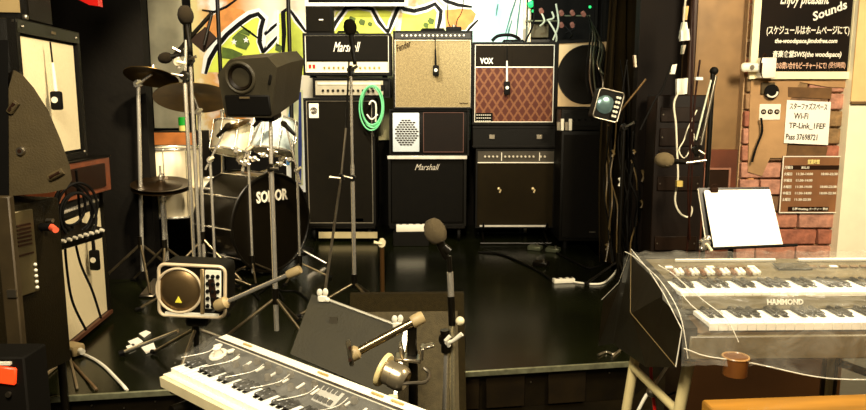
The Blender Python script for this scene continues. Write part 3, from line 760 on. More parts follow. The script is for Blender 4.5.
for u, v, c in ((531, 4, (30, 190, 90)), (590, 7, (30, 190, 90)), (533, 11, (30, 150, 80))):
    p = P(u, v, 6.22)-t.location
    M().ball(p, .012 if u != 531 else .03, n=10).done('indicator_lamp', mat('green led', c, emit=1.6), t)
for u, v in ((541, 10), (561, 12), (572, 12), (561, 24), (572, 24), (583, 13)):
    p = P(u, v, 6.22)-t.location
    M().cyl(p, p+Vector((0, -.04, -.02)), .02, n=10).done('plug', mat('dusty pink plug', (150, 96, 80), .5), t)
for k, (u0, v0, u1, v1) in enumerate(((548, 20, 556, 44), (541, 12, 540, 26), (552, 12, 547, 20), (556, 4, 553, 40), (534, 0, 525, 42), (575, 20, 566, 33), (565, 26, 570, 38))):
    a = P(u0, v0, 6.2)-t.location; b = P(u1, v1, 6.2)-t.location; mid = (a+b)/2+Vector((.03, -.03, -.02))
    M().tube([a, mid, b], .008, smooth=5).done('patch_lead', mat('pale lead', (190, 196, 170), .5) if k < 4 else RUBBER, t)
# curtain
b = M(); rows = []
for j in range(14):
    v = -30+j*22; rw = []
    for i in range(60):
        f_ = i/59; u = 602+44*f_
        p = P(u, v, 5.05); p.y += .035*math.sin(f_*26)+.012*math.sin(f_*61+j*.3); rw.append(p)
    rows.append(rw)
top = rows[0][0].z; zb_ = ST+.02
for j, rw in enumerate(rows):
    for i, p in enumerate(rw):
        f_ = i/59; x0 = P(604, 100, 5.05).x; x1 = P(646, 100, 5.05).x
        rw[i] = Vector((x0+(x1-x0)*f_+.02*math.sin(j*.5+i*.1), p.y, 3.0+(zb_-3.0)*j/13))
b.sheet(rows)
o = b.done('curtain', mat('heavy brown black curtain', (58, 48, 28), .95, vary=.3, scale=3))
md = o.modifiers.new('thick', 'SOLIDIFY'); md.thickness = .006
tag(o, 'dark brown stage curtain hanging to the right of the amplifiers', 'curtain')
# dark rack behind curtain
x, ww, z0, hh = RECT(648, 95, 690, 270, 4.6)
t = thing('equipment_rack', 'dark brown equipment rack standing between the curtain and the metal panel', 'rack', (x-.02, 4.38, 0))
hh = P(665, 95, 4.4).z
M().box((0, .1, hh/2), (ww-.02, .2, hh), bev=.006).done('case_body', mat('dark brown laminate', (34, 20, 8), .45, vary=.3, scale=4), t)
for k, zz in enumerate((hh-.12, hh-.26, hh-.38, hh-.55, .5, .3)):
    o = M().box((0, -.006, zz), (ww-.07, .012, .09 if k != 1 else .11), bev=.003).done('rack_panel', mat('rack panel brown', (46, 28, 12), .4, vary=.3, scale=6), t)
    for sx in (-1, 1): M().cyl((sx*(ww/2-.05), -.014, zz), (sx*(ww/2-.05), -.010, zz), .005, n=8).done('screw', STEEL, o)

# ------------------------------------------------------------------ stands and microphones
DCH = mat('dark chrome', (128, 114, 88), .3, .9, vary=.3, scale=20)  # darker, uneven chrome tone for the tripod legs
def tripod(t, base, top_z, spread=.32, r=.008, m=DCH, hub=.18, a0=90, world=True):
    """base point on ground, three legs"""
    b0 = Vector(base)
    M().cyl(b0+Vector((0, 0, hub-.03)), b0+Vector((0, 0, hub+.05)), .017, n=14).done('hub', SATIN, t, world=True)
    for k in range(3):
        a = R(a0+120*k); e = b0+Vector((math.cos(a)*spread, math.sin(a)*spread, .012))
        l = M().cyl(b0+Vector((0, 0, hub)), e, r, n=10).done('leg', m, t, world=True)
        dd = (e-b0).normalized()
        M().cyl(e-dd*.02+Vector((0, 0, .006)), e+dd*.012-Vector((0, 0, .0)), .011, n=10).done('rubber_foot', RUBBER, l, world=True)
def mic(t, c, dirv, r=.028, L=.16, foam=True, fm=FOAM, name='microphone'):
    """c centre of head, dirv from head to tail"""
    c = Vector(c); d = Vector(dirv).normalized()
    o = M().lathe([(.009, L), (.011, L-.004), (.012, L*.85), (.016, r*.9), (.017, r*.8), (0, r*.7)], c, d, 20).done(name, SATIN, t, world=True)
    M().lathe([(0, -r*1.2), (r*.45, -r*1.12), (r*.8, -r*.75), (r, -r*.1), (r*.97, r*.4), (r*.75, r*.95), (r*.5, r*1.15), (0, r*1.15)], c, d, 24).done('windscreen', fm, o, world=True)
    return o
def clutch(t, p, r=.02, lever=(.05, -.02, .03), name='clutch', m=SATIN):
    p = Vector(p)
    o = M().cyl(p-Vector((0, r*.9, 0)), p+Vector((0, r*.9, 0)), r, n=18).cyl(p-Vector((0, 0, r*1.6)), p+Vector((0, 0, r*1.2)), r*.55, n=14).done(name, m, t, world=True)
    M().tube([p-Vector((0, r, 0)), p-Vector((0, r*1.3, 0))+Vector(lever)*.5, p-Vector((0, r*1.3, 0))+Vector(lever)], [.006, .007, .009], 8).done('lever', CREAM if m is not SATIN else STEEL, o, world=True)
    return o
def pole(t, a, b, r, m=CHROME, name='pole'):
    return M().cyl(a, b, r, n=14).done(name, m, t, world=True)

# mic stand at centre (mic 350,28)
Y2 = 3.85
base = Vector((P(353, 200, Y2).x, Y2, ST)); tp = P(352, 68, Y2)
t = thing('microphone_stand', 'straight chrome microphone stand in front of the left amplifier stack', 'microphone stand', base)
tripod(t, base, 1, a0=75)
pole(t, base+Vector((0, 0, .15)), P(352, 180, Y2)*Vector((0, 0, 1)).z if False else Vector((base.x, Y2, P(352, 165, Y2).z)), .012, CHROME, 'lower_pole')
pole(t, Vector((base.x, Y2, P(352, 165, Y2).z)), Vector((base.x, Y2, tp.z)), .008, CHROME, 'upper_pole')
clutch(t, (base.x, Y2, P(352, 70, Y2).z), .02, (.04, 0, .02))
clutch(t, (base.x, Y2, P(352, 178, Y2).z), .018, (-.07, -.01, .02))
mic(t, P(350, 27, Y2), Vector((.12, 0, -1)), .036, .2)
# thin boom rod down to the desk clamp
a = P(346, 128, Y2-.06); b = P(341, 178, Y2-.06); c_ = P(325, 292, 3.0)
t2 = thing('boom_rod', 'thin silver boom rod slanting down to the black music desk', 'rod', c_)
M().tube([a, b, c_], .0065, 10).done('rod', STEEL, t2, world=True)
M().tube([P(349, 60, Y2-.06), a], .005, 8).done('upper_rod', SATIN, t2, world=True)
clutch(t2, b, .018, (-.06, -.02, .01))
# short stand behind desk
Y3 = 3.6; base = Vector((P(382, 250, Y3).x, Y3, ST))
t = thing('microphone_stand', 'short brown pole with a silver nut standing behind the black desk', 'microphone stand', base)
pole(t, base+Vector((0, 0, .02)), (base.x, Y3, P(382, 246, Y3).z), .012, mat('dark bronze pole', (92, 64, 32), .35, .6))
M().lathe([(0, 0), (.12, 0), (.12, .012), (.02, .03), (.018, .05), (0, .05)], base).done('round_base', SATIN, t, world=True)
clutch(t, (base.x, Y3, P(382, 243, Y3).z), .02, (-.04, 0, .01), m=CREAM)

# stand holding black monitor speaker
Y4 = 3.55
base = PZ(277, 340, ST); Y4 = base.y
t = thing('monitor_speaker_stand', 'chrome tripod stand carrying the black monitor speaker in front of the drums', 'stand', base)
pole(t, base+Vector((0, 0, .05)), Vector((base.x, Y4, P(270, 170, Y4).z)), .013, CHROME, 'lower_pole')
pole(t, Vector((base.x, Y4, P(270, 170, Y4).z)), Vector((base.x, Y4+.03, P(268, 112, Y4).z)), .010, CHROME, 'upper_pole')
clutch(t, (base.x, Y4, P(270, 168, Y4).z), .018, (.04, 0, .0))
tripod(t, base, 1, spread=.3, a0=200, hub=.22)
topz = P(268, 112, Y4).z
# vertical thin pole crossing (220) in the mural: cymbal stand boom poles
t = thing('monitor_speaker', 'black plastic monitor speaker with round horn mounted above the drum kit', 'speaker', (P(263, 85, Y4).x, Y4+.02, topz), R(-12), rx=R(12))
PLD = mat('dark moulded plastic', (.034, .028, .015), .42, bump=.15, bscale=140, spec=.5)
wM, hM = .29, .27
prof = [(-wM/2+.0, 0), (-wM/2-.01, hM*.75), (-wM/2+.06, hM), (wM/2-.04, hM+.01), (wM/2, hM*.86), (wM/2-.06, 0)]
M().prism([(px_, -.12, pz) for px_, pz in prof], (0, .13, 0)).done('front_shell', PLD, t, smooth=20)
prof2 = [(px_*.8+.03, pz*.86+.02) for px_, pz in prof]
b = M(); A = [b.bm.verts.new((px_, .01, pz)) for px_, pz in prof]; B = [b.bm.verts.new((px_, .2, pz)) for px_, pz in prof2]
for i in range(6): b.bm.faces.new((A[i], A[(i+1) % 6], B[(i+1) % 6], B[i]))
b.bm.faces.new(B[::-1]); b.bm.faces.new(A)
b.done('rear_shell', PLD, t)
M().lathe([(0, -.03), (.03, -.02), (.045, .002), (.055, .010), (.06, .004), (.062, -.01)], (-.04, -.12, hM*.70), (0, -1, 0), 30).done('horn', mat('dark horn', (30, 22, 14), .5), t)
M().torus((-.04, -.125, hM*.70), .068, .008, (0, 1, 0), 30, 8, a0=0, a1=360).done('horn_rim', PLD, t)
M().box((-.02, -.124, hM*.22), (wM*.78, .012, hM*.36), bev=.006).done('grille', mat('black mesh', (16, 13, 9), .7), t)
M().box((.105, -.123, hM*.66), (.014, .008, .05), (0, R(20), 0), bev=.004).done('badge', MATTE, t)
M().box((-.03, -.131, hM*.36), (.05, .004, .008)).done('name_plate', mat('dull plate', (90, 76, 50), .5), t)
M().box((0, .03, -.02), (.1, .1, .05), bev=.006).done('bracket', SATIN, t)

# drum kit -------------------------------------------------------------
def drum(t, c, axis, r, L, m=DRUMW, lugs=8, hoopm=CHROME, headm=None, world=True):
    """c centre, axis direction, returns with shell/hoops/heads/lugs"""
    c = Vector(c); ax = Vector(axis).normalized()
    M().lathe([(r*.985, -L/2), (r, -L/2+.004), (r, L/2-.004), (r*.985, L/2)], c, ax, 40).done('shell', m, t, world=True)
    for s_ in (-1, 1):
        M().torus(c+ax*s_*(L/2), r*1.01, .010, ax, 44, 8).done('hoop', hoopm, t, world=True)
        M().lathe([(0, .002), (r*.985, 0), (r*.985, -.004), (0, -.004)], c+ax*s_*(L/2-.004), ax*s_, 40).done('drum_head', headm or WHITEP, t, world=True)
    mm = orient(ax)
    for k in range(lugs):
        a = 2*math.pi*k/lugs; rad = mm @ Vector((math.cos(a), math.sin(a), 0)); rad = Vector(rad[:3])
        p = c+rad*(r+.012)
        lg = M().cyl(p-ax*.025, p+ax*.025, .010, n=10).cyl(c+rad*r, p, .008, n=8).done('lug', CHROME, t, world=True)
        M().cyl(p-ax*(L/2+.005), p+ax*(L/2+.005), .0035, n=6).done('tension_rod', CHROME, lg, world=True)
BLKS = mat('black drum wrap', (22, 18, 13), .3)
# bass drum
c0 = P(272, 219, 4.75); ax = Vector((.80, -.60, 0)); ax.normalize()
r_ = .335; c0.z = ST+r_+.03
fr = c0; ctr = fr-ax*.2
t = thing('bass_drum', 'black bass drum with white SONOR lettering on its front head', 'drum', (ctr.x, ctr.y, ST))
drum(t, ctr, ax, r_, .4, BLKS, 10, SATIN, mat('black drum head', (24, 20, 16), .3))
M().torus(fr+ax*.004, r_*1.0, .004, ax, 48, 8).done('hoop_inlay', STEEL, t, world=True)
an = math.atan2(ax.y, ax.x)+math.pi/2
text('SONOR', WPRINT, t, tuple(fr+ax*.012+Vector((0, 0, .19))-t.location), w=.27, h=.08, rot=(R(90), 0, an), bold=.03, ext=.002)
side = Vector((-ax.y, ax.x, 0))
for s_ in (-1, 1):
    p = ctr+side*s_*.26+Vector((0, 0, -.18)); q = fr+ax*.1+side*s_*.42; q.z = ST+.012
    lg = M().cyl(p, q, .008, n=8).done('spur', CHROME, t, world=True)
    M().ball(q, .013, n=8).done('rubber_foot', RUBBER, lg, world=True)
# rack toms on the bass drum
for (u, v, Y, r1, L1, lab) in ((274, 136, 4.85, .14, .22, 'white rack tom mounted on the right above the bass drum'), (232, 138, 4.95, .13, .20, 'chrome trimmed rack tom mounted on the left above the bass drum')):
    c1 = P(u, v, Y); t = thing('rack_tom', lab, 'drum', c1)
    drum(t, c1, (.10, .32, 1), r1, L1, mat('white wrap with blue reflection', (190, 205, 205), .25, vary=.5, scale=8) if u > 250 else DRUMW, 8)  # blue reflection on the white shell is put into its colour
    M().tube([c1+Vector((0, .02, -L1/2)), c1+Vector((.05, .08, -L1/2-.06)), Vector(((ctr.x+c1.x)/2, (ctr.y+c1.y)/2, ST+2*r_+.03))], .011, smooth=4).done('tom_holder', CHROME, t, world=True)
    clutch(t, c1+Vector((.05, -.0, -L1/2-.05)), .022, (.03, 0, .03), name='tom_clamp', m=CHROME)
# floor tom
Yf = 4.9; cf = P(174, 181, Yf); x0 = P(150, 181, Yf).x; rf = .175
zt_ = P(174, 148, Yf).z; zb_ = P(174, 214, Yf).z
cf = Vector((x0+rf, Yf, (zt_+zb_)/2))
t = thing('floor_tom', 'tall white floor tom with an oval badge at the left of the drum kit', 'drum', (cf.x, cf.y, ST))
drum(t, cf, (0, 0, 1), rf, zt_-zb_, DRUMW, 8)
p = Vector((cf.x-.02, Yf-rf-.003, P(165, 174, Yf).z))
M().lathe([(0, 0), (.024, 0), (.024, .004), (0, .005)], p, (-.1, -1, 0), 20).done('badge', SATIN, t, world=True)
M().torus(p+Vector((0, -.003, 0)), .014, .003, (0, 1, 0), 16, 6).done('badge_ring', WPRINT, t, world=True)
for k in range(3):
    a = R(30+120*k); q = Vector((cf.x+math.cos(a)*(rf+.03), cf.y+math.sin(a)*(rf+.03), 0))
    lg = M().tube([(q.x, q.y, zb_+.15), (q.x, q.y, ST+.08), (q.x+math.cos(a)*.03, q.y+math.sin(a)*.03, ST+.012)], .008).done('leg', CHROME, t, world=True)
    M().ball((q.x+math.cos(a)*.03, q.y+math.sin(a)*.03, ST+.013), .014, n=8).done('rubber_foot', RUBBER, lg, world=True)
# snare drum
cs = P(218, 178, 4.55); cs = Vector((P(214, 180, 4.6).x, 4.78, P(214, 150, 4.8).z-.16))
# cymbals on stands
def cymbal(t, c, r, nrm, m=BRONZE):
    c = Vector(c)
    M().lathe([(0, .028), (r*.06, .028), (r*.12, .022), (r*.2, .008), (r*.6, -.004), (r, -.022), (r, -.025), (r*.6, -.008), (r*.2, .003), (.008, .02), (0, .02)], c, nrm, 48).done('cymbal', m, t, world=True)
    n = Vector(nrm).normalized()
    M().cyl(c+n*.03, c+n*.055, .010, n=12).done('wing_nut', CHROME, t, world=True)
def cymstand(lab, base, top, r, nrm, a0=90, m=BRONZE, boom=None):
    t = thing('cymbal_stand', lab, 'cymbal stand', base)
    base = Vector(base); top = Vector(top)
    if boom is None:
        pole(t, base+Vector((0, 0, .1)), Vector((base.x, base.y, (top.z+ST)/2)), .013, CHROME, 'lower_pole')
        pole(t, Vector((base.x, base.y, (top.z+ST)/2)), top, .009, CHROME, 'upper_pole')
        clutch(t, (base.x, base.y, (top.z+ST)/2), .02, (.03, 0, .02), m=CHROME)
    else:
        bm_ = Vector(boom)
        pole(t, base+Vector((0, 0, .1)), bm_, .012, CHROME, 'lower_pole')
        clutch(t, bm_, .022, (.03, 0, .02), m=CHROME)
        pole(t, bm_+(bm_-top)*.25, top, .009, CHROME, 'boom_arm')
    tripod(t, base, 1, spread=.3, hub=.28, a0=a0, r=.009)
    cymbal(t, top, r, nrm, m)
    return t
Yc = 4.45
c1 = P(152, 74, Yc)
cymstand('cymbal stand with a flat dark crash cymbal at the far left of the kit', (P(138, 200, Yc).x, Yc, ST), c1, .165, (.05, .40, 1), 60, boom=P(138, 84, Yc))
Yc = 4.6
c2 = P(193, 95, Yc)
cymstand('cymbal stand with the largest dark ride cymbal tilted over the drums', (P(200, 200, Yc).x, Yc+.02, ST), c2, .245, (-.10, .42, 1), 100, boom=P(199, 112, Yc+.02))
Yc = 4.9
c3 = P(234, 122, Yc)
cymstand('cymbal stand with a small splash cymbal under the ride cymbal', (P(221, 200, Yc+.25).x, Yc+.25, ST), c3, .11, (-.3, -.25, 1), 30, boom=P(222, 108, Yc+.2))
# hi-hat
Yh = 4.5; ch = P(161, 184, Yh)
t = thing('hi_hat', 'black looking hi-hat pair crossing in front of the white floor tom', 'cymbal', (ch.x, Yh, ST))
cymbal(t, ch, .185, (.06, -.16, 1), mat('dark cymbal', (50, 36, 18), .35, .8)); cymbal(t, ch-Vector((0, 0, .022)), .185, (-.06, .16, -1), MATS['dark cymbal'])
pole(t, (ch.x, Yh, ST+.12), (ch.x, Yh, ch.z+.12), .007, CHROME, 'pull_rod'); pole(t, (ch.x, Yh, ST+.12), (ch.x, Yh, ch.z-.06), .012, CHROME, 'lower_pole')
tripod(t, Vector((ch.x, Yh, ST)), 1, spread=.26, a0=45, hub=.25)
M().box((ch.x, Yh-.22, ST+.035), (.09, .24, .012), (R(12), 0, 0), .004).done('foot_board', STEEL, t, world=True)
# tall drum-hardware poles in front of the mural (u 220 and 290)
for u, lab, Y in ((220, 'thin black upright pole rising past the mural behind the drums', 5.6), (290, 'thin black upright pole between the drums and the left amplifier stack', 5.5)):
    b0 = Vector((P(u, 60, Y).x, Y, ST)); t = thing('upright_pole', lab, 'pole', b0)
    M().cyl(b0+Vector((0, 0, .015)), b0+Vector((0, 0, 2.7)), .016, n=12).done('pole', SATIN, t, world=True)
    M().lathe([(0, 0), (.14, 0), (.14, .014), (.03, .03), (0, .03)], b0).done('round_base', SATIN, t, world=True)
for k, (lab, pts, mc_) in enumerate((
        ('chrome microphone stand with a short boom between the two rack toms', [(250, 4.6), (250, 150), (262, 118)], (264, 116)),
        ('chrome microphone stand standing before the left edge of the bass drum', [(212, 4.5), (212, 160), (226, 128)], (228, 126)),
        ('chrome microphone stand standing at the right edge of the bass drum', [(298, 4.6), (298, 170), (286, 126)], (284, 124)))):
    (u, Y), (_, vj), (ue, ve) = pts; b0 = Vector((P(u, 200, Y).x, Y, ST)); jt = Vector((b0.x, Y, P(u, vj, Y).z)); e = P(ue, ve, Y)
    t = thing('microphone_stand', lab, 'microphone stand', b0)
    pole(t, b0+Vector((0, 0, .05)), jt, .009); pole(t, jt-(e-jt)*.3, e, .007, CHROME, 'boom_arm'); clutch(t, jt, .018, (.03, 0, .02), m=CHROME)
    mic(t, P(*mc_, Y), (P(*mc_, Y)-e).normalized()*-1, .02, .1)
    tripod(t, b0, 1, spread=.2, r=.007, hub=.12, a0=50+40*k)
for k in range(7):
    u = 236+9*k; c1 = P(u, 150+(k*13) % 17, 4.55+.02*k)
    host = [o for o in bpy.data.objects if o.name.startswith('rack_tom')][0 if u > 252 else 1]
    cl_ = M().box(c1, (.035, .03, .045), (.3*k, .5*k, .2), .008).cyl(c1+Vector((-.03, 0, .01)), c1+Vector((.035, 0, -.01)), .008, n=10).done('tension_clamp', CHROME, host, world=True)
    M().cyl(c1, c1+Vector((.02*(-1)**k, .06, .07)), .006, n=8).done('clamp_rod', CHROME, cl_, world=True) if False else None
# pedals / extra hardware: kick pedal
pp = fr+ax*-.52; t = thing('kick_pedal', 'chrome bass drum pedal behind the black bass drum', 'pedal', (pp.x, pp.y, ST))
M().box((0, 0, .03), (.1, .28, .012), (R(10), 0, an), .004).done('foot_board', STEEL, t)
M().cyl((-.06, .1, .0), (-.06, .1, .22), .008).cyl((.06, .1, .0), (.06, .1, .22), .008).cyl((-.06, .1, .22), (.06, .1, .22), .008).done('pedal_frame', CHROME, t)
M().cyl((0, .1, .22), (.03, .13, .38), .005).done('beater_rod', CHROME, t)
# drum stool behind
# snare with stand
ps = P(205, 200, 4.7); ps.z = ST+.52
t = thing('snare_drum', 'dark snare drum with chrome hoops between the floor tom and the bass drum', 'drum', (ps.x, 4.95, ST))
c_ = Vector((ps.x, 4.95, ST+.55)); drum(t, c_, (.05, -.12, 1), .17, .14, mat('steel shell', (150, 138, 112), .3, .8), 8)
pole(t, (ps.x, 4.95, ST+.1), (ps.x, 4.95, ST+.47), .012)
b = M()
for k in range(3):
    a = R(20+120*k); b.tube([(ps.x, 4.95, ST+.4), (ps.x+math.cos(a)*.16, 4.95+math.sin(a)*.16, ST+.46), (ps.x+math.cos(a)*.185, 4.95+math.sin(a)*.185, ST+.52)], .007)
b.done('basket', CHROME, t, world=True)
tripod(t, Vector((ps.x, 4.95, ST)), 1, spread=.22, a0=10, hub=.2)

# microphone + double chrome stand at left of drums
Ym = 4.0
base = Vector((P(191, 200, Ym).x, Ym, ST))
t = thing('microphone_stand', 'chrome stand with a dark foam microphone rising in front of the drum kit', 'microphone stand', base)
pole(t, base+Vector((0, 0, .1)), Vector((base.x, Ym, P(190, 82, Ym).z)), .011, CHROME, 'lower_pole')
pole(t, Vector((base.x, Ym, P(190, 82, Ym).z)), P(186, 40, Ym), .008, CHROME, 'upper_pole')
clutch(t, (base.x, Ym, P(190, 76, Ym).z), .024, (-.06, 0, .01)); clutch(t, (base.x-.03, Ym, P(190, 62, Ym).z), .022, (.05, 0, -.01), m=CHROME)
clutch(t, (base.x-.01, Ym, P(190, 52, Ym).z), .016, (-.04, 0, .02))
tripod(t, base, 1, a0=80)
mic(t, P(185.5, 15, Ym), Vector((.08, 0, -1)), .044, .2)
# second boom stand next to it with dangling mic/pad, tall chrome pole
Yn = 4.28; base = Vector((P(197, 200, Yn).x, Yn, ST))
t = thing('boom_stand', 'second chrome boom stand close beside the drum microphone, holding a dark pad', 'microphone stand', base)
jt = Vector((base.x, Yn, P(195, 60, Yn).z))
pole(t, base+Vector((0, 0, .1)), jt, .011, CHROME, 'lower_pole'); clutch(t, jt, .024, (.05, 0, .02))
pole(t, P(172, 58, Yn), P(212, 13, Yn), .012, SATIN, 'boom_arm')
pole(t, P(212, 13, Yn), P(204, 45, Yn-.02), .009, SATIN, 'boom_drop')
M().prism([P(*q, Yn) for q in [(189, 40), (205, 27), (216, 38), (203, 52)]], (0, .03, 0)).done('pad', mat('dark brown pad', (40, 24, 14), .8), t, world=True, smooth=0)
mic(t, P(165, 58, Yn), Vector((1, 0, .2)), .034, .12)
tripod(t, base, 1, a0=20)
# items behind: wooden box with bottle
x, ww, z0, hh = RECT(150, 132, 195, 146, 5.6)
t = thing('drum_case', 'brown wooden trunk behind the floor tom', 'trunk', (x, 5.6, ST))
M().box((0, .2, (z0+hh-ST)/2), (ww, .35, z0+hh-ST), bev=.006).done('trunk_body', mat('dark trunk', (34, 24, 12), .7), t)
M().box((0, .01, z0+hh-ST-.055), (ww+.01, .03, .1), bev=.004).done('wooden_rail', mat('orange brown wood', (168, 100, 44), .5, vary=.25, scale=9), t)
p = Vector((P(183, 130, 5.7).x, 5.72, z0+hh+.003))
t = thing('drink_can', 'green topped can standing on the brown trunk by the wall', 'can', p)
hc = P(183, 117, 5.72).z-p.z
M().lathe([(0, 0), (.036, 0), (.038, .005), (.038, hc*.4), (0, hc*.4)], (0, 0, 0), (0, 0, 1), 24).done('can_base', mat('pale yellow tin', (220, 204, 120), .4), t)
M().lathe([(0, hc*.4), (.04, hc*.4), (.04, hc*.94), (.034, hc), (0, hc)], (0, 0, 0), (0, 0, 1), 24).done('can_top', mat('bright green tin', (24, 150, 40), .35), t)
# red cloth / lamp at top left
x, ww, z0, hh = RECT(155, -14, 194, 9, 4.4)
t = thing('red_sign', 'red object hanging at the top edge of the picture above the cymbals', 'sign', (P(87, 0, 3.7).x, 3.7, P(87, 5, 3.7).z))
M().prism([(-.1, 0, .25), (.055, 0, .25), (.055, 0, -.005), (.01, 0, .0), (-.05, 0, .03), (-.1, 0, .05)], (0, .05, 0)).done('panel', RED, t, smooth=0)
M().cyl((-.02, .02, .25), (-.02, .02, 1.2), .006).done('hanger', SATIN, t)
# green cable coil hanging
YC = AY-.06
cc = P(372, 107, YC)
t = thing('coiled_cable', 'coil of mint green instrument cable hanging on the tall bass cabinet', 'cable', cc)
for k in range(5):
    M().torus((.008*math.sin(k*2.1), -.008*k, .012*math.cos(k*1.7)), .085+.006*(k % 3), .0065, (0.1*math.sin(k), 1, 0.06*k-.1), 40, 8, sc=(1, 1.85)).done('loop', mat('mint green rubber', (112, 206, 140), .4), t)
M().tube([(.03, -.02, -.12), (.035, -.03, .02), (.0, -.03, .05), (-.02, -.03, .02)], .007, smooth=5).done('cable_tie', WHITEP, t)
M().tube([(-.04, -.03, -.06), (0, -.04, -.1), (.05, -.03, -.06)], .006, smooth=5).done('inner_lead', WHITEP, t)
M().cyl((0, .06, .15), (0, -.05, .15), .008).done('hook', SATIN, t)
M().tube([(0.02, -.01, -.14), (.0, -.01, -.2), (.01, 0, -.24)], .005).done('plug_end', STEEL, t)

# ------------------------------------------------------------------ left side: amplifiers along the wall
# both face the stage; local front = -Y, turned so that the front looks to +X
FX0, FY0 = -1.72, 2.96
rzL = R(90-5)        # width direction runs back along the wall
def side_amp(name, lab, y0, y1, z0, h, d, gr, panel=False):
    w_ = math.hypot(y1-y0, .06)
    xm = -1.735-.095*((y0+y1)/2-3.2)
    t = thing(name, lab, 'amplifier', (xm, (y0+y1)/2, z0), math.atan2(y1-y0, -.058*(y1-y0)/.64))
    shell(t, w_, h, d, 0, border=.03 if not panel else .014)
    return t, w_
z0 = 1.115; h = .62
t, wA = side_amp('side_combo_amplifier', 'upper cream cloth amplifier in black frame on the left wall stack', 2.95, 3.59, z0, h, .26, CREAMC)
M().box((0, .022, h/2-.012), (wA-.09, .012, h-.11)).done('grille', CREAMC, t)
M().box((0, .004, h-.03), (wA-.02, .012, .05)).done('front_rail', SATIN, t)
for sx in (-1, 1):
    for sz in (.03, h-.03): M().ball((sx*(wA/2-.05), -.004, sz), .007, n=8).done('screw', STEEL, t)
M().box((.02, -.004, h-.03), (.035, .006, .012)).done('name_plate', mat('dull plate', (90, 76, 50), .5), t)
corners(t, wA, h, .26)
pa = P(51, 42, 3.15); pb = P(57, 112, 3.12)
remote('hanging_microphone', 'long sleeved black microphone hanging by its cable on the upper left cream amplifier', Vector((-1.71, 3.2, P(52, 42, 3.2).z)), Vector((-1.70, 3.2, P(57, 110, 3.2).z)))
t, wB = side_amp('side_combo_amplifier', 'lower cream cloth amplifier in black frame standing on the stage at left', 3.06, 3.76, .235, .69, .26, CREAMC, True)
h = .69
M().box((0, .022, h*.44), (wB-.035, .012, h*.83)).done('grille', CREAMC, t)
M().box((0, .02, h*.93), (wB-.035, .012, h*.1)).done('control_panel', mat('black panel', (26, 24, 22), .4), t)
knobs(t, [-.27+.03*k for k in range(19)], .013, h*.93, .009, MATS['skirted knob'])
feet(t, wB, .26, -.035, 0)
M().box((0, .0, .008), (wB, .016, .02)).done('lower_rail', mat('red brown rail', (86, 50, 30), .5), t)
remote('hanging_microphone', 'black microphone hanging in front of the lower left cream amplifier', Vector((-1.735, 3.5, P(80, 200, 3.4).z)), Vector((-1.73, 3.5, P(86, 275, 3.4).z)))
# wood box between the two
t = thing('wooden_box', 'brown wooden box wedged between the two cream amplifiers on the left', 'box', (-1.86, 3.42, .929))
M().box((0, 0, .09), (.3, .55, .178), bev=.004).done('box_body', mat('red brown wood', (120, 62, 32), .5, vary=.3, scale=8), t)
M().box((.155, 0, .09), (.012, .4, .12), bev=.003).done('box_front', mat('dark brown inset', (56, 32, 18), .5), t)
M().box((0, 0, .181), (.31, .57, .006)).done('lid', BLACK, t)
# tan cloth cabinet above far left, partly seen
t = thing('tan_cloth_cabinet', 'tan cloth fronted cabinet cut off by the upper left corner', 'speaker cabinet', (P(4, 0, 3.05).x, 3.05, 1.74), R(8))
M().box((0, .15, .3), (.17, .26, .6), bev=.006).done('cabinet', BLACK, t)
M().box((.0, .015, .33), (.105, .012, .6)).done('grille', mat('tan cloth', (150, 128, 84), .9, vary=.1), t)
corners(t, .17, .6, .26)
c_ = t
# cabinet carrying the left-hand gear: black powered cabinet
Yk = 2.6
xr = P(67, 300, Yk).x; zb_ = P(67, 360, Yk).z; zt_ = P(60, 197, Yk).z
t = thing('powered_cabinet', 'large black powered cabinet with vent panel at the left edge', 'speaker cabinet', (xr, Yk, zb_), R(76))
hK = zt_-zb_                                      # local x runs towards the back; right end at x=0
M().box((-.35, .2, hK/2), (.7, .4, hK), bev=.008, seg=2).done('cabinet', mat('dark olive vinyl', (38, 32, 18), .5, bump=.2, bscale=160), t)
M().box((-.19, -.008, hK*.73), (.10, .014, .30), bev=.003).done('vent_panel', mat('grey brown metal panel', (78, 68, 42), .4, .4), t)
b = M()
for k in range(6): b.box((-.19, -.017, hK*.73+.10-.014*k), (.06, .004, .006))
b.done('vent_slots', INK, t)
src = None
for k in range(5):
    p = (-.155, -.018, hK*.73-.05-.021*k)
    if src is None: src = M().ball((0, 0, 0), .0065, n=10).done('indicator_button', WHITEP, t, loc=p)
    else: copy(src, t, p)
M().box((-.2, -.016, hK*.73-.005), (.09, .004, .006)).done('panel_line', INK, t)
M().cyl((-.10, -.005, hK*.85), (-.10, -.05, hK*.85), .014, n=12).done('jack', RUBBER, t)
o = M().cyl((-.10, -.05, hK*.85), (-.125, -.09, hK*.845), .013, .011, 12).done('red_plug', mat('salmon red plug', (226, 92, 60), .4), t)
M().cyl((-.07, -.005, hK*.88), (-.07, -.03, hK*.88), .008).done('knob', STEEL, t)
M().box((-.3, -.012, hK*.14), (.05, .012, .05), bev=.004).done('latch', STEEL, t)
corners(t, 1e-3, hK, .4) if False else None
# stand under it
t = thing('equipment_stand', 'black stand carrying the powered cabinet at the lower left', 'stand', (xr-.22, Yk-.05, 0), R(76))
M().box((-.1, .1, zb_-.02), (.62, .42, .035), bev=.004).done('stand_top', SATIN, t)
for sx in (-.38, .18):
    for sy in (-.08, .28): M().cyl((sx, sy, 0), (sx, sy, zb_-.03), .016, n=12).done('leg', SATIN, t)
M().cyl((-.38, -.08, .12), (.18, -.08, .12), .01).cyl((-.38, .28, .12), (.18, .28, .12), .01).done('brace', SATIN, t)
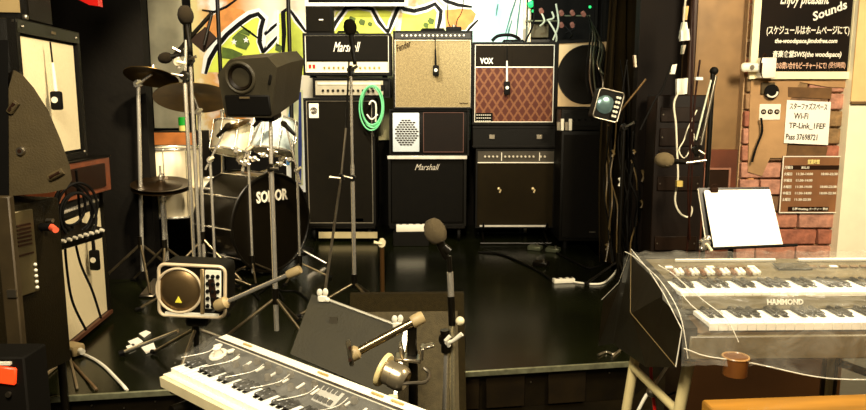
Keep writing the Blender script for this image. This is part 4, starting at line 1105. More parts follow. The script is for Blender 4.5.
# wedge monitor on end on the cabinet
Yw = 2.42; ztop = zt_
t = thing('wedge_monitor', 'grey brown wedge stage monitor standing on end upon the powered cabinet at left', 'speaker', (P(40, 195, Yw).x, Yw, zt_+.002))
q = [(9, 196), (8, 90), (14, 70), (22, 74), (34, 88), (48, 110), (60, 138), (70, 166), (72, 180), (66, 189), (48, 193)]
pts = [P(u, v, Yw) for u, v in q]; mz = min(p.z for p in pts)
pts = [Vector((p.x, p.y, max(p.z, zt_+.002))) for p in pts]
o = M().prism(pts, (-.20, .30, 0)).done('side_shell', PLASTIC, t, world=True, smooth=25)
def slot(u0, v0, u1, v1, nm):
    a = P(u0, v0, Yw-.003); b = P(u1, v1, Yw-.003)
    M().tube([a, (a+b)/2+Vector((0, -.004, 0)), b], .0125, 10).done(nm, PLASTIC, t, world=True)
    M().tube([a+(b-a)*.12-Vector((0, .011, 0)), b-(b-a)*.12-Vector((0, .011, 0))], .006, 8).done('slot_opening', INK, t, world=True)
slot(17, 102, 10, 112, 'handle'); slot(50, 178, 63, 171, 'handle')
p = P(21, 151, Yw-.002)
M().lathe([(0, .004), (.006, .004), (.007, .010), (.013, .010), (.016, 0), (0, 0)], p, (0, -1, 0), 20).done('pole_socket', STEEL, t, world=True)
M().lathe([(0, 0), (.007, 0), (.007, .012), (0, .012)], p, (0, -1, 0), 12).done('socket_hole', INK, t, world=True)
b = M(); b.prism([P(u, v, Yw-.004) for u, v in [(-30, 196), (-30, 40), (8, 40), (9, 196)]], (-.2, .3, 0))
o = b.done('front_grille', mat('black mesh', (16, 13, 9), .7), t, world=True, smooth=0)
# keyboard mixer on lower-left amp top : knobs and cables coil
t = thing('coiled_cable', 'bundle of black cables hanging over the control panel of the lower left cream amplifier', 'cable', P(70, 205, 2.95))
for k in range(5):
    M().torus((.01*k, .02*math.sin(k), -.012*k), .07+.012*(k % 3), .006, (.9, -.5, .15*math.sin(k*2)), 30, 7, sc=(1, 1.25)).done('loop', RUBBER, t)
for k, pts in enumerate(([(65, 232), (66, 260), (72, 300), (86, 330)], [(72, 225), (80, 262), (92, 290), (101, 318)], [(76, 170), (78, 190), (80, 215), (83, 236)])):
    M().tube([P(u, v, 2.95+.05*i) for i, (u, v) in enumerate(pts)], .0055, smooth=6).done('hanging_lead', RUBBER, t, world=True)
t = thing('small_mixer', 'black gadget with small knobs on top of the lower left amplifier', 'mixer', (-1.62, 3.0, .93), R(80))
M().box((0, 0, .03), (.34, .12, .05), (R(12), 0, 0), .006).done('body', SATIN, t)
knobs(t, [-.14+.035*k for k in range(9)], -.065, .035, .009, mat('pale knob', (214, 204, 180), .4, .2)); 
t.location = (-1.78, 3.3, .93) if False else (-1.55, 2.9, .80)
bpy.data.objects.remove(t) if False else None
# front pole strip at the left edge
a = PZ(14, 700, 0); x = P(13, 300, 2.2).x
t = thing('flat_post', 'flat grey brown upright post at the left edge in front of the powered cabinet', 'post', (x, 2.2, 0))
M().box((0, 0, .55), (.05, .03, P(13, 196, 2.2).z*1.0-.0+(.55-.55)), bev=.004).done('post', mat('worn bronze strip', (62, 50, 28), .5, .3, vary=.2), t, loc=(0, 0, (P(13, 196, 2.2).z)/2-.55))
M().box((0, 0, .01), (.22, .22, .02), bev=.003).done('foot_plate', SATIN, t)
M().box((.01, -.018, P(13, 292, 2.2).z), (.03, .008, .025)).done('hinge', STEEL, t)
# red lit switch at lower left
c = P(5, 378, 1.9)
t = thing('red_light_box', 'orange red lit panel on a black box at the lower left edge', 'light', (c.x-.06, 1.93, 0))
M().box((0, .06, (c.z+.05)/2), (.2, .12, c.z+.05), bev=.005).done('box_body', MATTE, t)
M().box((.032, -.004, c.z), (.09, .012, .052), (0, R(8), 0), .004).done('lit_panel', mat('lit orange red', (226, 62, 20), .4, emit=.9), t)
M().box((.03, -.004, c.z+.034), (.07, .012, .008)).done('white_strip', WHITEP, t)
M().cyl((.05, -.002, c.z-.06), (.05, -.010, c.z-.06), .008).done('button', STEEL, t)

# ------------------------------------------------------------------ small personal monitors on boom stands
def small_monitor(name, lab, quad, Y, front_left=True, tri=False):
    """quad: TL TR BR BL pixels, built as a rounded plate-like speaker box facing the camera"""
    TL, TR, BR, BL = [P(u, v, Y) for u, v in quad]
    c = (TL+TR+BR+BL)/4; t = thing(name, lab, 'speaker', c)
    ex = ((TR-TL)+(BR-BL))/2; ez = ((TL-BL)+(TR-BR))/2; W = ex.length; Hh = ez.length
    ex.normalize(); ez = (ez-ex*ez.dot(ex)).normalized(); ey = ez.cross(ex)
    ey = -ey if ey.y < 0 else ey
    mm = Matrix((ex, ey, ez)).transposed().to_4x4(); t.rotation_euler = mm.to_euler()
    return t, W, Hh
t, W, Hh = small_monitor('personal_monitor', 'small speaker with pale rim, round grille and yellow triangle on the boom arm at left', [(162, 263), (227, 266), (225, 318), (156, 315)], 2.9)
b = M()
def rrect(W, Hh, r, n=5):
    pts = []
    for cx, cz, a0 in ((W/2-r, Hh/2-r, 0), (-W/2+r, Hh/2-r, 90), (-W/2+r, -Hh/2+r, 180), (W/2-r, -Hh/2+r, 270)):
        for k in range(n+1):
            a = R(a0+90*k/n); pts.append((cx+r*math.cos(a), cz+r*math.sin(a)))
    return pts
M().prism([(x, .0, z) for x, z in rrect(W, Hh, .03)], (0, .14, 0)).done('cabinet', BLACK, t, smooth=30)
M().tube([(x, -.006, z) for x, z in rrect(W*.985, Hh*.97, .028)], .0075, 8, closed=True).done('front_rim', mat('pale bronze rim', (226, 206, 170), .35, .3), t)
M().lathe([(0, .016), (.05, .014), (.088, .004), (.092, 0), (0, 0)], (-W*.19, -.002, 0), (0, -1, 0), 40).done('round_grille', mat('bronze mesh', (120, 98, 64), .38, .8, vary=.1), t)
M().torus((-W*.19, -.008, 0), .096, .006, (0, 1, 0), 44, 8).done('grille_ring', MATS['pale bronze rim'], t)
M().prism([(-W*.19-.014, -.020, -.05), (-W*.19+.014, -.020, -.05), (-W*.19, -.020, -.022)], (0, .004, 0)).done('triangle_badge', mat('yellow badge', (236, 224, 70), .5), t, smooth=0)
M().box((W*.155, -.006, 0), (.016, .016, Hh*.86), bev=.003).done('divider', mat('bronze bar', (150, 128, 88), .4, .5), t)
M().box((W*.315, -.004, .01), (W*.24, .014, Hh*.74), bev=.003).done('control_panel', WHITEP, t)
M().box((W*.315, -.012, 0.0), (W*.10, .006, Hh*.5), (0, R(-8), 0), .004).done('handle_recess', INK, t)
src = None
for i in range(3):
    for j in range(5):
        p = (W*(.24+.075*i), -.011, Hh*(.30-.14*j))
        if src is None: src = M().lathe([(0, 0), (.0085, 0), (.007, .01), (0, .01)], (0, 0, 0), (0, -1, 0), 12).done('knob', RUBBER, t, loc=p)
        else: copy(src, t, p)
M().box((0, -.004, -Hh*.45), (W*.8, .014, .014)).done('bottom_lip', WHITEP, t)
M().box((0, .07, -Hh/2-.03), (.1, .06, .06), bev=.01).done('mount', SATIN, t)
# its arm and stand
Ya = 2.86
base = Vector((P(195, 318, 3.05).x, 3.05, ST)); 
t = thing('boom_stand', 'boom stand with a chrome arm reaching right from the small speaker with the yellow triangle', 'stand', base)
pole(t, base+Vector((0, 0, .05)), Vector((base.x, 3.05, P(195, 322, 3.05).z)), .012, SATIN)
tripod(t, base, 1, spread=.3, a0=150, m=STEEL)
a = P(222, 304, Ya-.03); e = P(292, 273, Ya-.08)
pole(t, a, e, .0095, CHROME, 'boom_arm'); 
dd = (e-a).normalized()
M().lathe([(0, 0), (.017, 0), (.019, .01), (.019, .05), (.016, .06), (0, .06)], e-dd*.02, dd, 14).done('counterweight', mat('tan grip', (170, 148, 104), .5), t, world=True)
M().lathe([(0, 0), (.02, 0), (.026, .01), (.026, .05), (.016, .06), (0, .06)], a-dd*.03, dd, 16).done('grip', mat('tan grip', (170, 148, 104), .5), t, world=True)
pole(t, a, Vector((base.x, 3.05, P(195, 322, 3.05).z)), .008, SATIN, 'arm_link')
# lower boom leg at (125-160, 330-345)
t = thing('loose_boom_arm', 'chrome rod lying over white papers on the floor at left', 'rod', PZ(140, 345, ST+.02))
M().tube([PZ(124, 352, ST+.02), PZ(178, 331, ST+.16)], .009, 10).done('rod', CHROME, t, world=True)
M().tube([PZ(124, 352, ST+.02), PZ(119, 354, ST+.015)], .013, 10).done('rubber_tip', RUBBER, t, world=True)
# right small monitor
t, W, Hh = small_monitor('personal_monitor', 'small tilted speaker with bluish grille on the stand beside the curtain', [(602, 90), (627, 91), (616, 121), (589, 119)], 4.3)
M().prism([(x, .0, z) for x, z in rrect(W, Hh, .02)], (0, .12, 0)).done('cabinet', BLACK, t, smooth=30)
M().tube([(x, -.004, z) for x, z in rrect(W*.97, Hh*.95, .02)], .005, 8, closed=True).done('front_rim', STEEL, t)
t.rotation_euler.rotate_axis('Y', R(10))
M().lathe([(0, .012), (.03, .010), (.052, .003), (.056, 0), (0, 0)], (-W*.14, -.002, 0), (0, -1, 0), 32).done('round_grille', mat('blue grey mesh', (120, 150, 150), .25, .7), t)
M().box((W*.3, -.004, 0), (W*.28, .01, Hh*.8), bev=.003).done('control_panel', SATIN, t)
src = None
for i in range(2):
    for j in range(5):
        p = (W*(.24+.1*i), -.009, Hh*(.30-.15*j))
        if src is None: src = M().lathe([(0, 0), (.009, 0), (.007, .01), (0, .01)], (0, 0, 0), (0, -1, 0), 10).done('knob', WHITEP, t, loc=p)
        else: copy(src, t, p)
base = Vector((P(622, 200, 4.38).x, 4.4, ST))
t = thing('boom_stand', 'black boom stand holding the small bluish speaker in front of the curtain', 'stand', base)
pole(t, base+Vector((0, 0, .05)), Vector((base.x, 4.4, P(615, 128, 4.4).z)), .012, SATIN)
pole(t, P(608, 126, 4.4), P(646, 79, 4.35), .006, mat('bronze rod', (120, 92, 54), .4, .6), 'boom_arm')
clutch(t, (base.x, 4.4, P(615, 127, 4.4).z), .02)
tripod(t, base, 1, spread=.2, a0=40, m=SATIN)

# ------------------------------------------------------------------ right: music stand, mic, hanging leads
Yq = 3.3
q = [P(703, 191, Yq), P(768, 190, Yq), P(781, 245, Yq-.12), P(713, 248, Yq-.12)]
cen = sum(q, Vector())/4
xq = P(716, 200, Yq).x
t = thing('music_stand', 'black music stand with desk in front of the brick pier', 'music stand', (cen.x, Yq+.03, 0))
dq = [P(698, 188, Yq+.008), P(769, 187, Yq+.008), P(783, 247, Yq-.112), P(706, 250, Yq-.112)]
M().prism(dq, (0, .008, 0)).done('desk', SATIN, t, world=True, smooth=0)
M().tube([P(704, 249, Yq-.14), P(797, 245, Yq-.14)], .007, 8).done('lower_ledge', RUBBER, t, world=True)
M().tube([P(698, 189, Yq), P(707, 249, Yq-.13)], .0045, 8).done('side_rod', STEEL, t, world=True)
M().cyl((cen.x, Yq+.03, .03), (cen.x, Yq+.03, cen.z-.06), .013).done('pole', SATIN, t, world=True)
M().tube([(cen.x, Yq+.03, cen.z-.07), (cen.x, Yq+.01, cen.z)], .012).done('tilt_joint', SATIN, t, world=True)
tripod(t, (cen.x, Yq+.03, 0), 1, spread=.28, a0=30, m=SATIN)
clutch(t, P(705, 243, Yq-.14), .02, (.02, 0, -.03), name='clamp', m=CHROME)
M().ball(P(702, 248, Yq-.14), .014).ball(P(708, 238, Yq-.14), .012).done('wing_nut', CHROME, t, world=True)
t = thing('sheet_of_paper', 'blank white sheets of paper resting on the music stand', 'paper', cen)
M().prism([p+Vector((0, -.012, 0)) for p in q], (0, .003, 0)).done('sheet', PAPER, t, world=True, smooth=0)
M().prism([p+Vector((.006, -.005, .004)) for p in q], (0, .002, 0)).done('sheet', PAPER, t, world=True, smooth=0)
t = thing('binder_clip', 'small dark clip holding the papers at the top left of the music stand', 'clip', P(714, 190, Yq-.01))
M().box((0, 0, 0), (.035, .02, .022), bev=.003).done('jaw', INK, t)
M().torus((-.006, -.006, .018), .009, .002, (0, 1, 0), 14, 5).torus((.008, .006, .018), .009, .002, (0, 1, 0), 14, 5).done('wire_handle', INK, t)
# faint pencil lines on the sheet left out; dangling mic stand
Yr = 3.75
base = Vector((P(700, 300, Yr).x, Yr, 0))
t = thing('microphone_stand', 'dark stand with two leaning arms and a foam microphone beside the metal panel', 'microphone stand', base)
jt = P(693, 160, Yr)
pole(t, base+Vector((0, 0, .05)), Vector((base.x, Yr, jt.z)), .012, SATIN)
pole(t, Vector((base.x, Yr, jt.z)), P(713, 72, Yr), .013, SATIN, 'boom_arm')
pole(t, P(696, 140, Yr-.03), P(711, 80, Yr-.03), .005, mat('pale lead', (190, 196, 170), .5), 'chrome_edge')
pole(t, P(701, 145, Yr-.02), P(716, 76, Yr-.02), .008, STEEL, 'inner_arm')
M().ball(P(714, 71, Yr), .022).done('end_knob', RUBBER, t, world=True)
clutch(t, P(697, 150, Yr), .022, (.03, 0, -.02))
mic(t, P(664, 160, Yr), Vector((1, .1, -.12)), .042, .13, fm=mat('grey brown foam 2', (110, 94, 62), .95, bump=.9, bscale=350))
pole(t, P(686, 163, Yr), Vector((base.x, Yr, jt.z)), .007, CHROME, 'microphone_arm')
tripod(t, base, 1, spread=.3, a0=100, m=SATIN)
# hanging leads with white adapters
WL = mat('white lead', (236, 228, 200), .5)
t = thing('hanging_leads', 'white lead with power adapters hanging left of the metal panel', 'cable', P(683, 110, 4.2))
M().tube([P(u, v, 4.2) for u, v in [(687, -12), (685, 5), (684, 18), (683, 30)]], .006, smooth=4).done('upper_lead', WL, t, world=True)
M().tube([P(u, v, 4.2) for u, v in [(679, 92), (674, 104), (676, 125), (677, 150), (678, 178), (675, 200), (680, 213), (689, 217), (692, 209), (688, 204)]], .006, smooth=6).done('lower_lead', WL, t, world=True)
M().tube([P(u, v, 4.15) for u, v in [(697, 110), (688, 128), (684, 140), (679, 150), (684, 158), (690, 150), (694, 136), (690, 128)]], .004, smooth=6).done('thin_loop', WL, t, world=True)
def adapter(t, quad, Y, m=WHITEP, nm='adapter'):
    M().prism([P(u, v, Y) for u, v in quad], (0, .03, 0)).done(nm, m, t, world=True, smooth=0)
adapter(t, [(683, 22), (687, 22), (689, 38), (680, 38)], 4.2); adapter(t, [(681, 30), (689, 29), (690, 40), (681, 41)], 4.18)
adapter(t, [(685, 6), (689, 6), (687, 20), (684, 20)], 4.2, mat('tan plug', (206, 160, 84), .5), 'plug')
adapter(t, [(672, 65), (677, 64), (675, 74), (670, 74)], 4.2); adapter(t, [(683, 45), (686, 45), (684, 54), (682, 54)], 4.2, STEEL, 'plug')
adapter(t, [(677, 79), (688, 78), (687, 94), (677, 95)], 4.2)
adapter(t, [(696, 77), (703, 77), (703, 80), (696, 80)], 4.0)
adapter(t, [(677, 181), (683, 181), (683, 187), (677, 187)], 4.15, mat('yellow tag', (214, 186, 96), .6), 'tag')
adapter(t, [(634, 55), (636, 55), (637, 67), (635, 67)], 4.2, STEEL, 'plug')
RL = mat('red brown lead', (60, 26, 12), .5)
for k, pts in enumerate(([(694, -10), (692, 60), (690, 150), (688, 190), (690, 240)], [(700, 60), (694, 110), (692, 170), (690, 210), (686, 262)], [(672, 62), (662, 90), (655, 100), (640, 130)], [(706, 118), (700, 128), (696, 142)])):
    o = M().tube([P(u, v, 4.1+.02*k) for u, v in pts], .006, smooth=6).done('lead', RL if k < 2 else RUBBER, t, world=True)
# tangle of dark leads in front of the curtain
t = thing('cable_tangle', 'tangle of dark and pale leads hanging down the curtain right of the tall black cabinet', 'cable', P(615, 200, 4.7))
for k in range(16):
    u = 603+random.uniform(0, 38); v0 = random.choice([60, 120, 130, 160]); pts = []
    for j in range(6): pts.append(P(min(636, u)+random.uniform(-4, 4), v0+j*(262-v0)/5, 4.62+random.uniform(-.08, .08)))
    M().tube(pts, .005, 6, smooth=5).done('lead', RUBBER if k % 4 else mat('olive lead', (96, 78, 44), .4), t, world=True)
for (u, v, l_) in ((619, 178, 8), (642, 170, 12), (633, 150, 4), (641, 200, 8), (612, 150, 7), (606, 244, 6)):
    M().tube([P(u, v, 4.6), P(u+2, v+l_*.5, 4.6), P(u, v+l_, 4.6)], .009, 8).done('plug', WHITEP if u == 619 else mat('olive lead', (96, 78, 44), .4), t, world=True)
t = thing('speaker_leads', 'dark leads and chrome plugs dangling over the round black speaker', 'cable', P(598, 60, 5.3))
for k in range(7):
    u = 592+2.2*k; M().tube([P(min(u, 588), 16, 6.23), P(u-1, 30+k*3, 5.6), P(u-3, 48+4*k, 5.3), P(u-6+2*k, 80, 5.3), P(u+2, 106, 5.3)], .007, 7, smooth=6).done('lead', [RUBBER, STEEL, GUN][k % 3], t, world=True)

# ------------------------------------------------------------------ two-manual organ under clear plastic
ORG = thing('organ', 'two-manual electronic organ with HAMMOND lettering on the right', 'keyboard', (P(688, 326, 1.66).x, 1.655, 0), R(1.2))
WORG = 1.16
oz1, oz2 = .86, .905
OB = mat('grey brown organ panel', (104, 92, 64), .4, vary=.2, scale=6)
OB2 = mat('brown organ body', (96, 72, 42), .4, vary=.25)
# body
M().prism([(0, .0, .77), (0, .0, .835), (0, .13, .84), (0, .135, .875), (0, .24, .885), (0, .25, .905), (0, .41, .920), (0, .41, .78)], (WORG, 0, 0)).done('body', OB2, ORG, smooth=0)
M().box((WORG/2, -.006, .80), (WORG, .014, .06), bev=.003).done('front_rail', OB, ORG)
M().prism([(.02, .106, .873), (WORG, .106, .873), (WORG, .146, .904), (.02, .146, .904)], (0, .01, -.01)).done('logo_panel', OB, ORG, smooth=0) if False else None
M().box((WORG/2, .108, .88), (WORG-.04, .010, .034), (R(-8), 0, 0), .002).done('logo_panel', OB, ORG)
M().prism([(.0, .236, .905), (WORG, .236, .905), (WORG, .405, .921), (.0, .405, .921)], (0, 0, .006)).done('top_panel', mat('mottled top panel', (90, 80, 54), .4, vary=.3, scale=7), ORG, smooth=0)
for x in (-.012, WORG): M().prism([(x, -.01, .765), (x, -.01, .85), (x, .12, .87), (x, .14, .90), (x, .24, .915), (x, .42, .932), (x, .42, .765)], (.03, 0, 0)).done('end_cheek', SATIN, ORG, smooth=0)
text('HAMMOND', WPRINT, ORG, (.29, .1005, .882), w=.095, h=.015, rot=(R(82), 0, 0), bold=.03)
wk = .0236
def keys(parent, x0, y0, z, n, L=.13, start=0, drop=.012, tip=CREAM, wk=wk):
    """n white keys from x0; y0 = front edge; shared meshes"""
    w0 = M().box((0, L/2, -drop/2), (wk*.93, L, drop), bev=.0016).box((0, -.001, -drop/2-.004), (wk*.93, .003, drop+.006)).done('white_key', IVORY, parent, loc=(x0+wk/2, y0, z))
    for k in range(1, n): copy(w0, parent, (x0+wk*(k+.5), y0, z))
    b0 = None
    for k in range(n-1):
        if (k+start) % 7 in (0, 1, 3, 4, 5):
            loc = (x0+wk*(k+1), y0+L*.36, z)
            if b0 is None: b0 = M().prism([(-wk*.28, 0, 0), (wk*.28, 0, 0), (wk*.28, L*.64, 0), (-wk*.28, L*.64, 0)], (0, 0, .003)).box((0, L*.33, .007), (wk*.48, L*.6, .010), bev=.003).done('black_key', EBONY, parent, loc=loc)
            else: copy(b0, parent, loc)
keys(ORG, .05, .0, oz1, 46, .105)
keys(ORG, .02, .115, oz2, 47, .115)
# drawbars, tabs, display on top panel (slope)
def topz(y): return .911+(y-.236)/.169*.016+.002
src = None
for k in range(18):
    x = .05+.0145*k
    o = M().box((x, .262+(k % 3)*.005, topz(.262)+.006), (.010, .03, .012), (R(12), 0, 0), .002).done('drawbar', WHITEP if k % 3 else mat('brown drawbar', (110, 70, 36), .4), ORG)
for k in range(26):
    x = .06+.03*k
    if k in (9, 10): continue
    M().box((x, .315, topz(.315)+.003), (.022, .012, .005), (R(12), 0, 0), .001).done('tab_switch', WHITEP if k % 4 == 0 else OB2, ORG)
M().box((.42, .315, topz(.315)+.004), (.1, .04, .006), (R(12), 0, 0), .002).done('display', mat('dark display', (40, 44, 40), .2), ORG)
M().box((.62, .375, topz(.375)+.004), (.3, .012, .006), (R(12), 0, 0)).box((.25, .375, topz(.375)+.004), (.3, .008, .006), (R(12), 0, 0)).done('panel_line', WHITEP, ORG)
# round cup holder at left front
M().cyl((.1, -.045, .745), (.1, -.045, .79), .028, .03, 24).done('half_moon_switch', mat('amber brown plastic', (104, 62, 26), .3), ORG)
M().torus((.1, -.045, .79), .03, .0025, (0, 0, 1), 24, 6).done('switch_rim', mat('tan rim', (170, 130, 80), .3), ORG)
# stand of the organ
CL = mat('cream painted tube', (214, 196, 140), .35, vary=.06)
t = thing('organ_stand', 'cream tubular stand under the left end of the organ', 'stand', (P(655, 400, 1.75).x, 1.75, 0))
def opole(a, b, nm, m=CL, r=.015): M().cyl(a, b, r, n=14).done(nm, m, t, world=True)
Yo = 2.05
A1 = P(638, 340, Yo); A2 = P(626, 412, Yo); dA = (A2-A1); A3 = A2+dA*((A2.z-.02)/-dA.z)
B1 = P(687, 372, 1.72); B2 = P(679, 412, 1.72); dB = (B2-B1); B3 = B2+dB*((B2.z-.02)/-dB.z)
A1b = A1-dA*.12
opole(A1b, A3, 'leg'); opole(B1-dB*.7, B3, 'leg')
opole(P(634, 368, 2.03), P(678, 412, 1.73), 'brace', r=.012)
M().ball(P(652, 392, 1.9), .016).done('brace_joint', STEEL, t, world=True)
M().tube([A1b, Vector((A1b.x+.03, A1b.y+.05, .76)), Vector((B1.x+.05, 1.9, .762))], .014).done('top_rail', SATIN, t, world=True)
xr_ = P(835, 380, 1.95)
M().cyl((xr_.x, 1.98, .765), (xr_.x+.0, 1.98, 0), .022, n=16).done('leg', mat('dark bronze tube', (74, 62, 40), .4, .4), t, world=True)
M().cyl((xr_.x-.022, 1.94, .765), (xr_.x-.022, 1.94, 0), .010, n=12).done('leg', CL, t, world=True)
M().cyl(P(838, 362, 1.97), P(900, 385, 1.97), .012, n=12).done('brace', mat('dark bronze tube', (74, 62, 40), .4, .4), t, world=True)
# clear plastic dust cover draped over it
CV = clear('clear plastic film', (236, 232, 214), .10, .14)
t = thing('plastic_cover', 'wrinkled clear plastic dust cover draped over the organ', 'dust cover', ORG.location, ORG.rotation_euler.z)
prof = [(-.06, .735), (-.058, .77), (-.05, .84), (-.035, .878), (.03, .885), (.09, .892), (.10, .905), (.115, .925), (.17, .928), (.24, .935), (.30, .938), (.36, .942), (.42, .944), (.44, .92), (.445, .84)]
rows = []
n_ = 64
for i, (y, z) in enumerate(prof):
    rw = []
    for k in range(n_+1):
        x = -.035+(WORG+.07)*k/n_
        dz = .004*math.sin(x*37+y*60)+.003*math.sin(x*91+i)+random.uniform(-.0015, .0015)
        zz = z+abs(dz)
        if i == 0: zz = z+.03*math.cos(x*3.2)+.012*math.sin(x*14)+.06*math.exp(-max(0, x+.03)*14)
        yy = y+.004*math.sin(x*23+i*2)
        rw.append((x, yy, zz))
    rows.append(rw)
o = M().sheet(rows).done('film', CV, t, smooth=60)
# hem line and fold ridges (bright edges of the film)
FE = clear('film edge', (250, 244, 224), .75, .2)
M().tube([(p[0], p[1]-.002, p[2]) for p in rows[0]], .0018, 5).done('hem', FE, t)
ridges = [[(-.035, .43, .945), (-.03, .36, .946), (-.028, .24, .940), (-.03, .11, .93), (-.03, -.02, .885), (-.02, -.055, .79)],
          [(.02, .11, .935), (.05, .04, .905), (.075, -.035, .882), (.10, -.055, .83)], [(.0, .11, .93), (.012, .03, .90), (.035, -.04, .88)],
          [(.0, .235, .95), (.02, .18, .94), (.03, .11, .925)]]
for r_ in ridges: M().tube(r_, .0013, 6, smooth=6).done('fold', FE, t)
# left end: dark side of cover hanging like a tent over something black
t = thing('dark_drape', 'dark plastic sheet hanging over the left end of the organ and the gear behind it', 'dust cover', P(650, 300, 2.1))
DK = mat('dark plastic sheet', (34, 27, 15), .3, bump=.3, bscale=5)
xo = ORG.location.x
q = {'t0': Vector((xo-.02, 1.635, .85)), 't1': Vector((xo-.022, 1.77, .90)), 't2': Vector((xo-.022, 1.90, .93)), 't3': Vector((xo-.02, 2.09, .95)),
     'b0': Vector((xo-.03, 1.635, .755)), 'b1': Vector((xo-.055, 1.80, .69)), 'b2': Vector((xo-.06, 2.12, .64)), 'mm': Vector((xo-.06, 1.93, .80)),
     'l1': P(620, 283, 2.35), 'l2': P(603, 300, 2.45), 'l3': P(598, 346, 2.45)}
b = M(); V = {k: b.bm.verts.new(v) for k, v in q.items()}
for f_ in (('t0', 't1', 'b1', 'b0'), ('t1', 't2', 'mm'), ('t1', 'mm', 'b1'), ('t2', 't3', 'mm'), ('mm', 't3', 'b2'), ('mm', 'b2', 'b1'), ('t3', 'l1', 'b2'), ('l1', 'l2', 'l3'), ('l1', 'l3', 'b2')):
    b.bm.faces.new([V[x] for x in f_])
o = b.done('drape', DK, t, world=True, smooth=0); md = o.modifiers.new('s', 'SUBSURF'); md.levels = 2; md.render_levels = 2; md.subdivision_type = 'SIMPLE'
e_ = Vector((-.006, -.006, .003))
DF = mat('dim fold glint', (110, 92, 56), .4)
for pts, m_ in (([q['l2'], q['l1'], q['t3'], q['t2'], q['t1'], q['t0']], FE), ([q['t0'], q['b0']], FE), ([q['t3'], (q['t3']+q['mm'])/2, q['mm']], DF), ([q['mm'], q['b0']], DF)):  # pale tubes paint in the highlights along the sheet's edges and folds
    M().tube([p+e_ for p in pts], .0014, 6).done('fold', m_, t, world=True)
# brown panel behind organ, beneath
x, ww, z0, hh = RECT(688, 330, 836, 440, 2.3)
t = thing('brown_back_panel', 'dark brown wooden panel under and behind the organ', 'cabinet', (x, 2.3, 0))
ht = .755
M().box((0, .1, ht/2), (ww+.0, .2, ht), bev=.004).done('cabinet', mat('dark warm brown wood', (84, 52, 20), .5, vary=.3, scale=3), t)
# wooden table
a = P(700, 397, 1.6); zt_ = .72
TB = [PZ(701, 398, zt_), PZ(745, 394, zt_), PZ(900, 393, zt_), PZ(980, 520, zt_), PZ(700, 520, zt_), PZ(706, 430, zt_)]
TB = [PZ(701, 399, zt_), PZ(870, 393, zt_)]
dx = (TB[1]-TB[0]).normalized(); ny = Vector((dx.y, -dx.x, 0))
t = thing('wooden_table', 'honey brown wooden table in the lower right corner', 'table', (TB[0].x, TB[0].y, 0), math.atan2(dx.y, dx.x))
WOOD = mat('honey brown wood', (160, 112, 42), .2, vary=.35, scale=3)
nt = WOOD.node_tree
for n in nt.nodes:
    if n.type == 'TEX_NOISE':
        mp = nt.nodes.new('ShaderNodeMapping'); mp.inputs['Scale'].default_value = (1, 7, 7)
        tc = [x_ for x_ in nt.nodes if x_.type == 'TEX_COORD'][0]
        nt.links.new(tc.outputs['Object'], mp.inputs['Vector']); nt.links.new(mp.outputs['Vector'], n.inputs['Vector'])
for k in range(4): M().box((.55, -.075-.149*k, zt_-.015), (1.1, .146, .03), bev=.004).done('plank', WOOD, t)
M().box((.55, -.30, zt_-.07), (1.0, .5, .06), bev=.003).done('apron', mat('dark table apron', (110, 62, 22), .4), t)
for sx in (.08, 1.02):
    for sy in (-.07, -.53): M().cyl((sx, sy, zt_-.08), (sx, sy, 0), .024, .018, 14).done('leg', MATS['dark table apron'], t)
# red and white leads behind the organ legs
t = thing('hanging_leads', 'red and white leads hanging between the cream organ stand legs', 'cable', P(652, 380, 1.95))
M().tube([P(652, 352, 1.98), P(651, 372, 1.96), P(653, 395, 1.94), P(656, 420, 1.92)], .005, smooth=5).done('red_lead', RED, t, world=True)
M().tube([P(668, 365, 1.98), P(658, 380, 1.96), P(646, 396, 1.94), P(636, 415, 1.94)], .005, smooth=5).done('white_lead', WHITEP, t, world=True)
M().tube([P(676, 392, 1.92), P(664, 396, 1.92), P(655, 395, 1.92)], .003, smooth=5).done('thin_lead', RUBBER, t, world=True)

# ------------------------------------------------------------------ synthesizer lower left
zs = .72
A = PZ(165, 369, zs); Bp = PZ(250, 410, zs); dx = (Bp-A).normalized(); angS = math.atan2(dx.y, dx.x)
Cb = PZ(222, 336, zs+.045); perp = Vector((-dx.y, dx.x, 0)); dep = (Cb-A).dot(perp); sh = (Cb-A).dot(dx)
SY = thing('synthesizer', 'white synthesizer keyboard with slate control panel in the lower foreground', 'keyboard', (A.x, A.y, 0), angS)
LS = 1.25
print('synth depth', dep, 'shift', sh, 'angle', math.degrees(angS))
SW = mat('white synthesizer shell', (248, 240, 214), .35, vary=.02)
SLATE = mat('slate blue grey panel', (74, 72, 66), .4, vary=.25, scale=14)
k0 = .012                                       # left margin
KL = .080
dep = .182
M().prism([(0, 0, zs-.05), (0, -.006, zs-.012), (0, .02, zs-.012), (0, KL+.006, zs-.012), (0, dep-.038, zs+.024), (0, dep-.034, zs+.042), (0, dep, zs+.045), (0, dep+.012, zs-.05)], (LS, 0, 0)).done('shell', SW, SY, smooth=0)
M().prism([(-.004, -.012, zs-.045), (-.004, -.014, zs-.018), (-.004, .012, zs-.018), (-.004, .012, zs-.045)], (LS, 0, 0)).done('front_lip', mat('cream front lip', (232, 216, 170), .4), SY, smooth=0)
M().prism([(.0, KL+.004, zs+.004), (LS, KL+.004, zs+.004), (LS, dep-.032, zs+.034), (.0, dep-.032, zs+.034)], (0, 0, .006)).done('control_panel', SLATE, SY, smooth=0)
keys(SY, k0, .012, zs+.004, 48, KL-.008, wk=.0212)
pw = dep-.036-KL
def sp(x, f_): return (x, KL+.004+pw*f_, zs+.011+.029*f_)
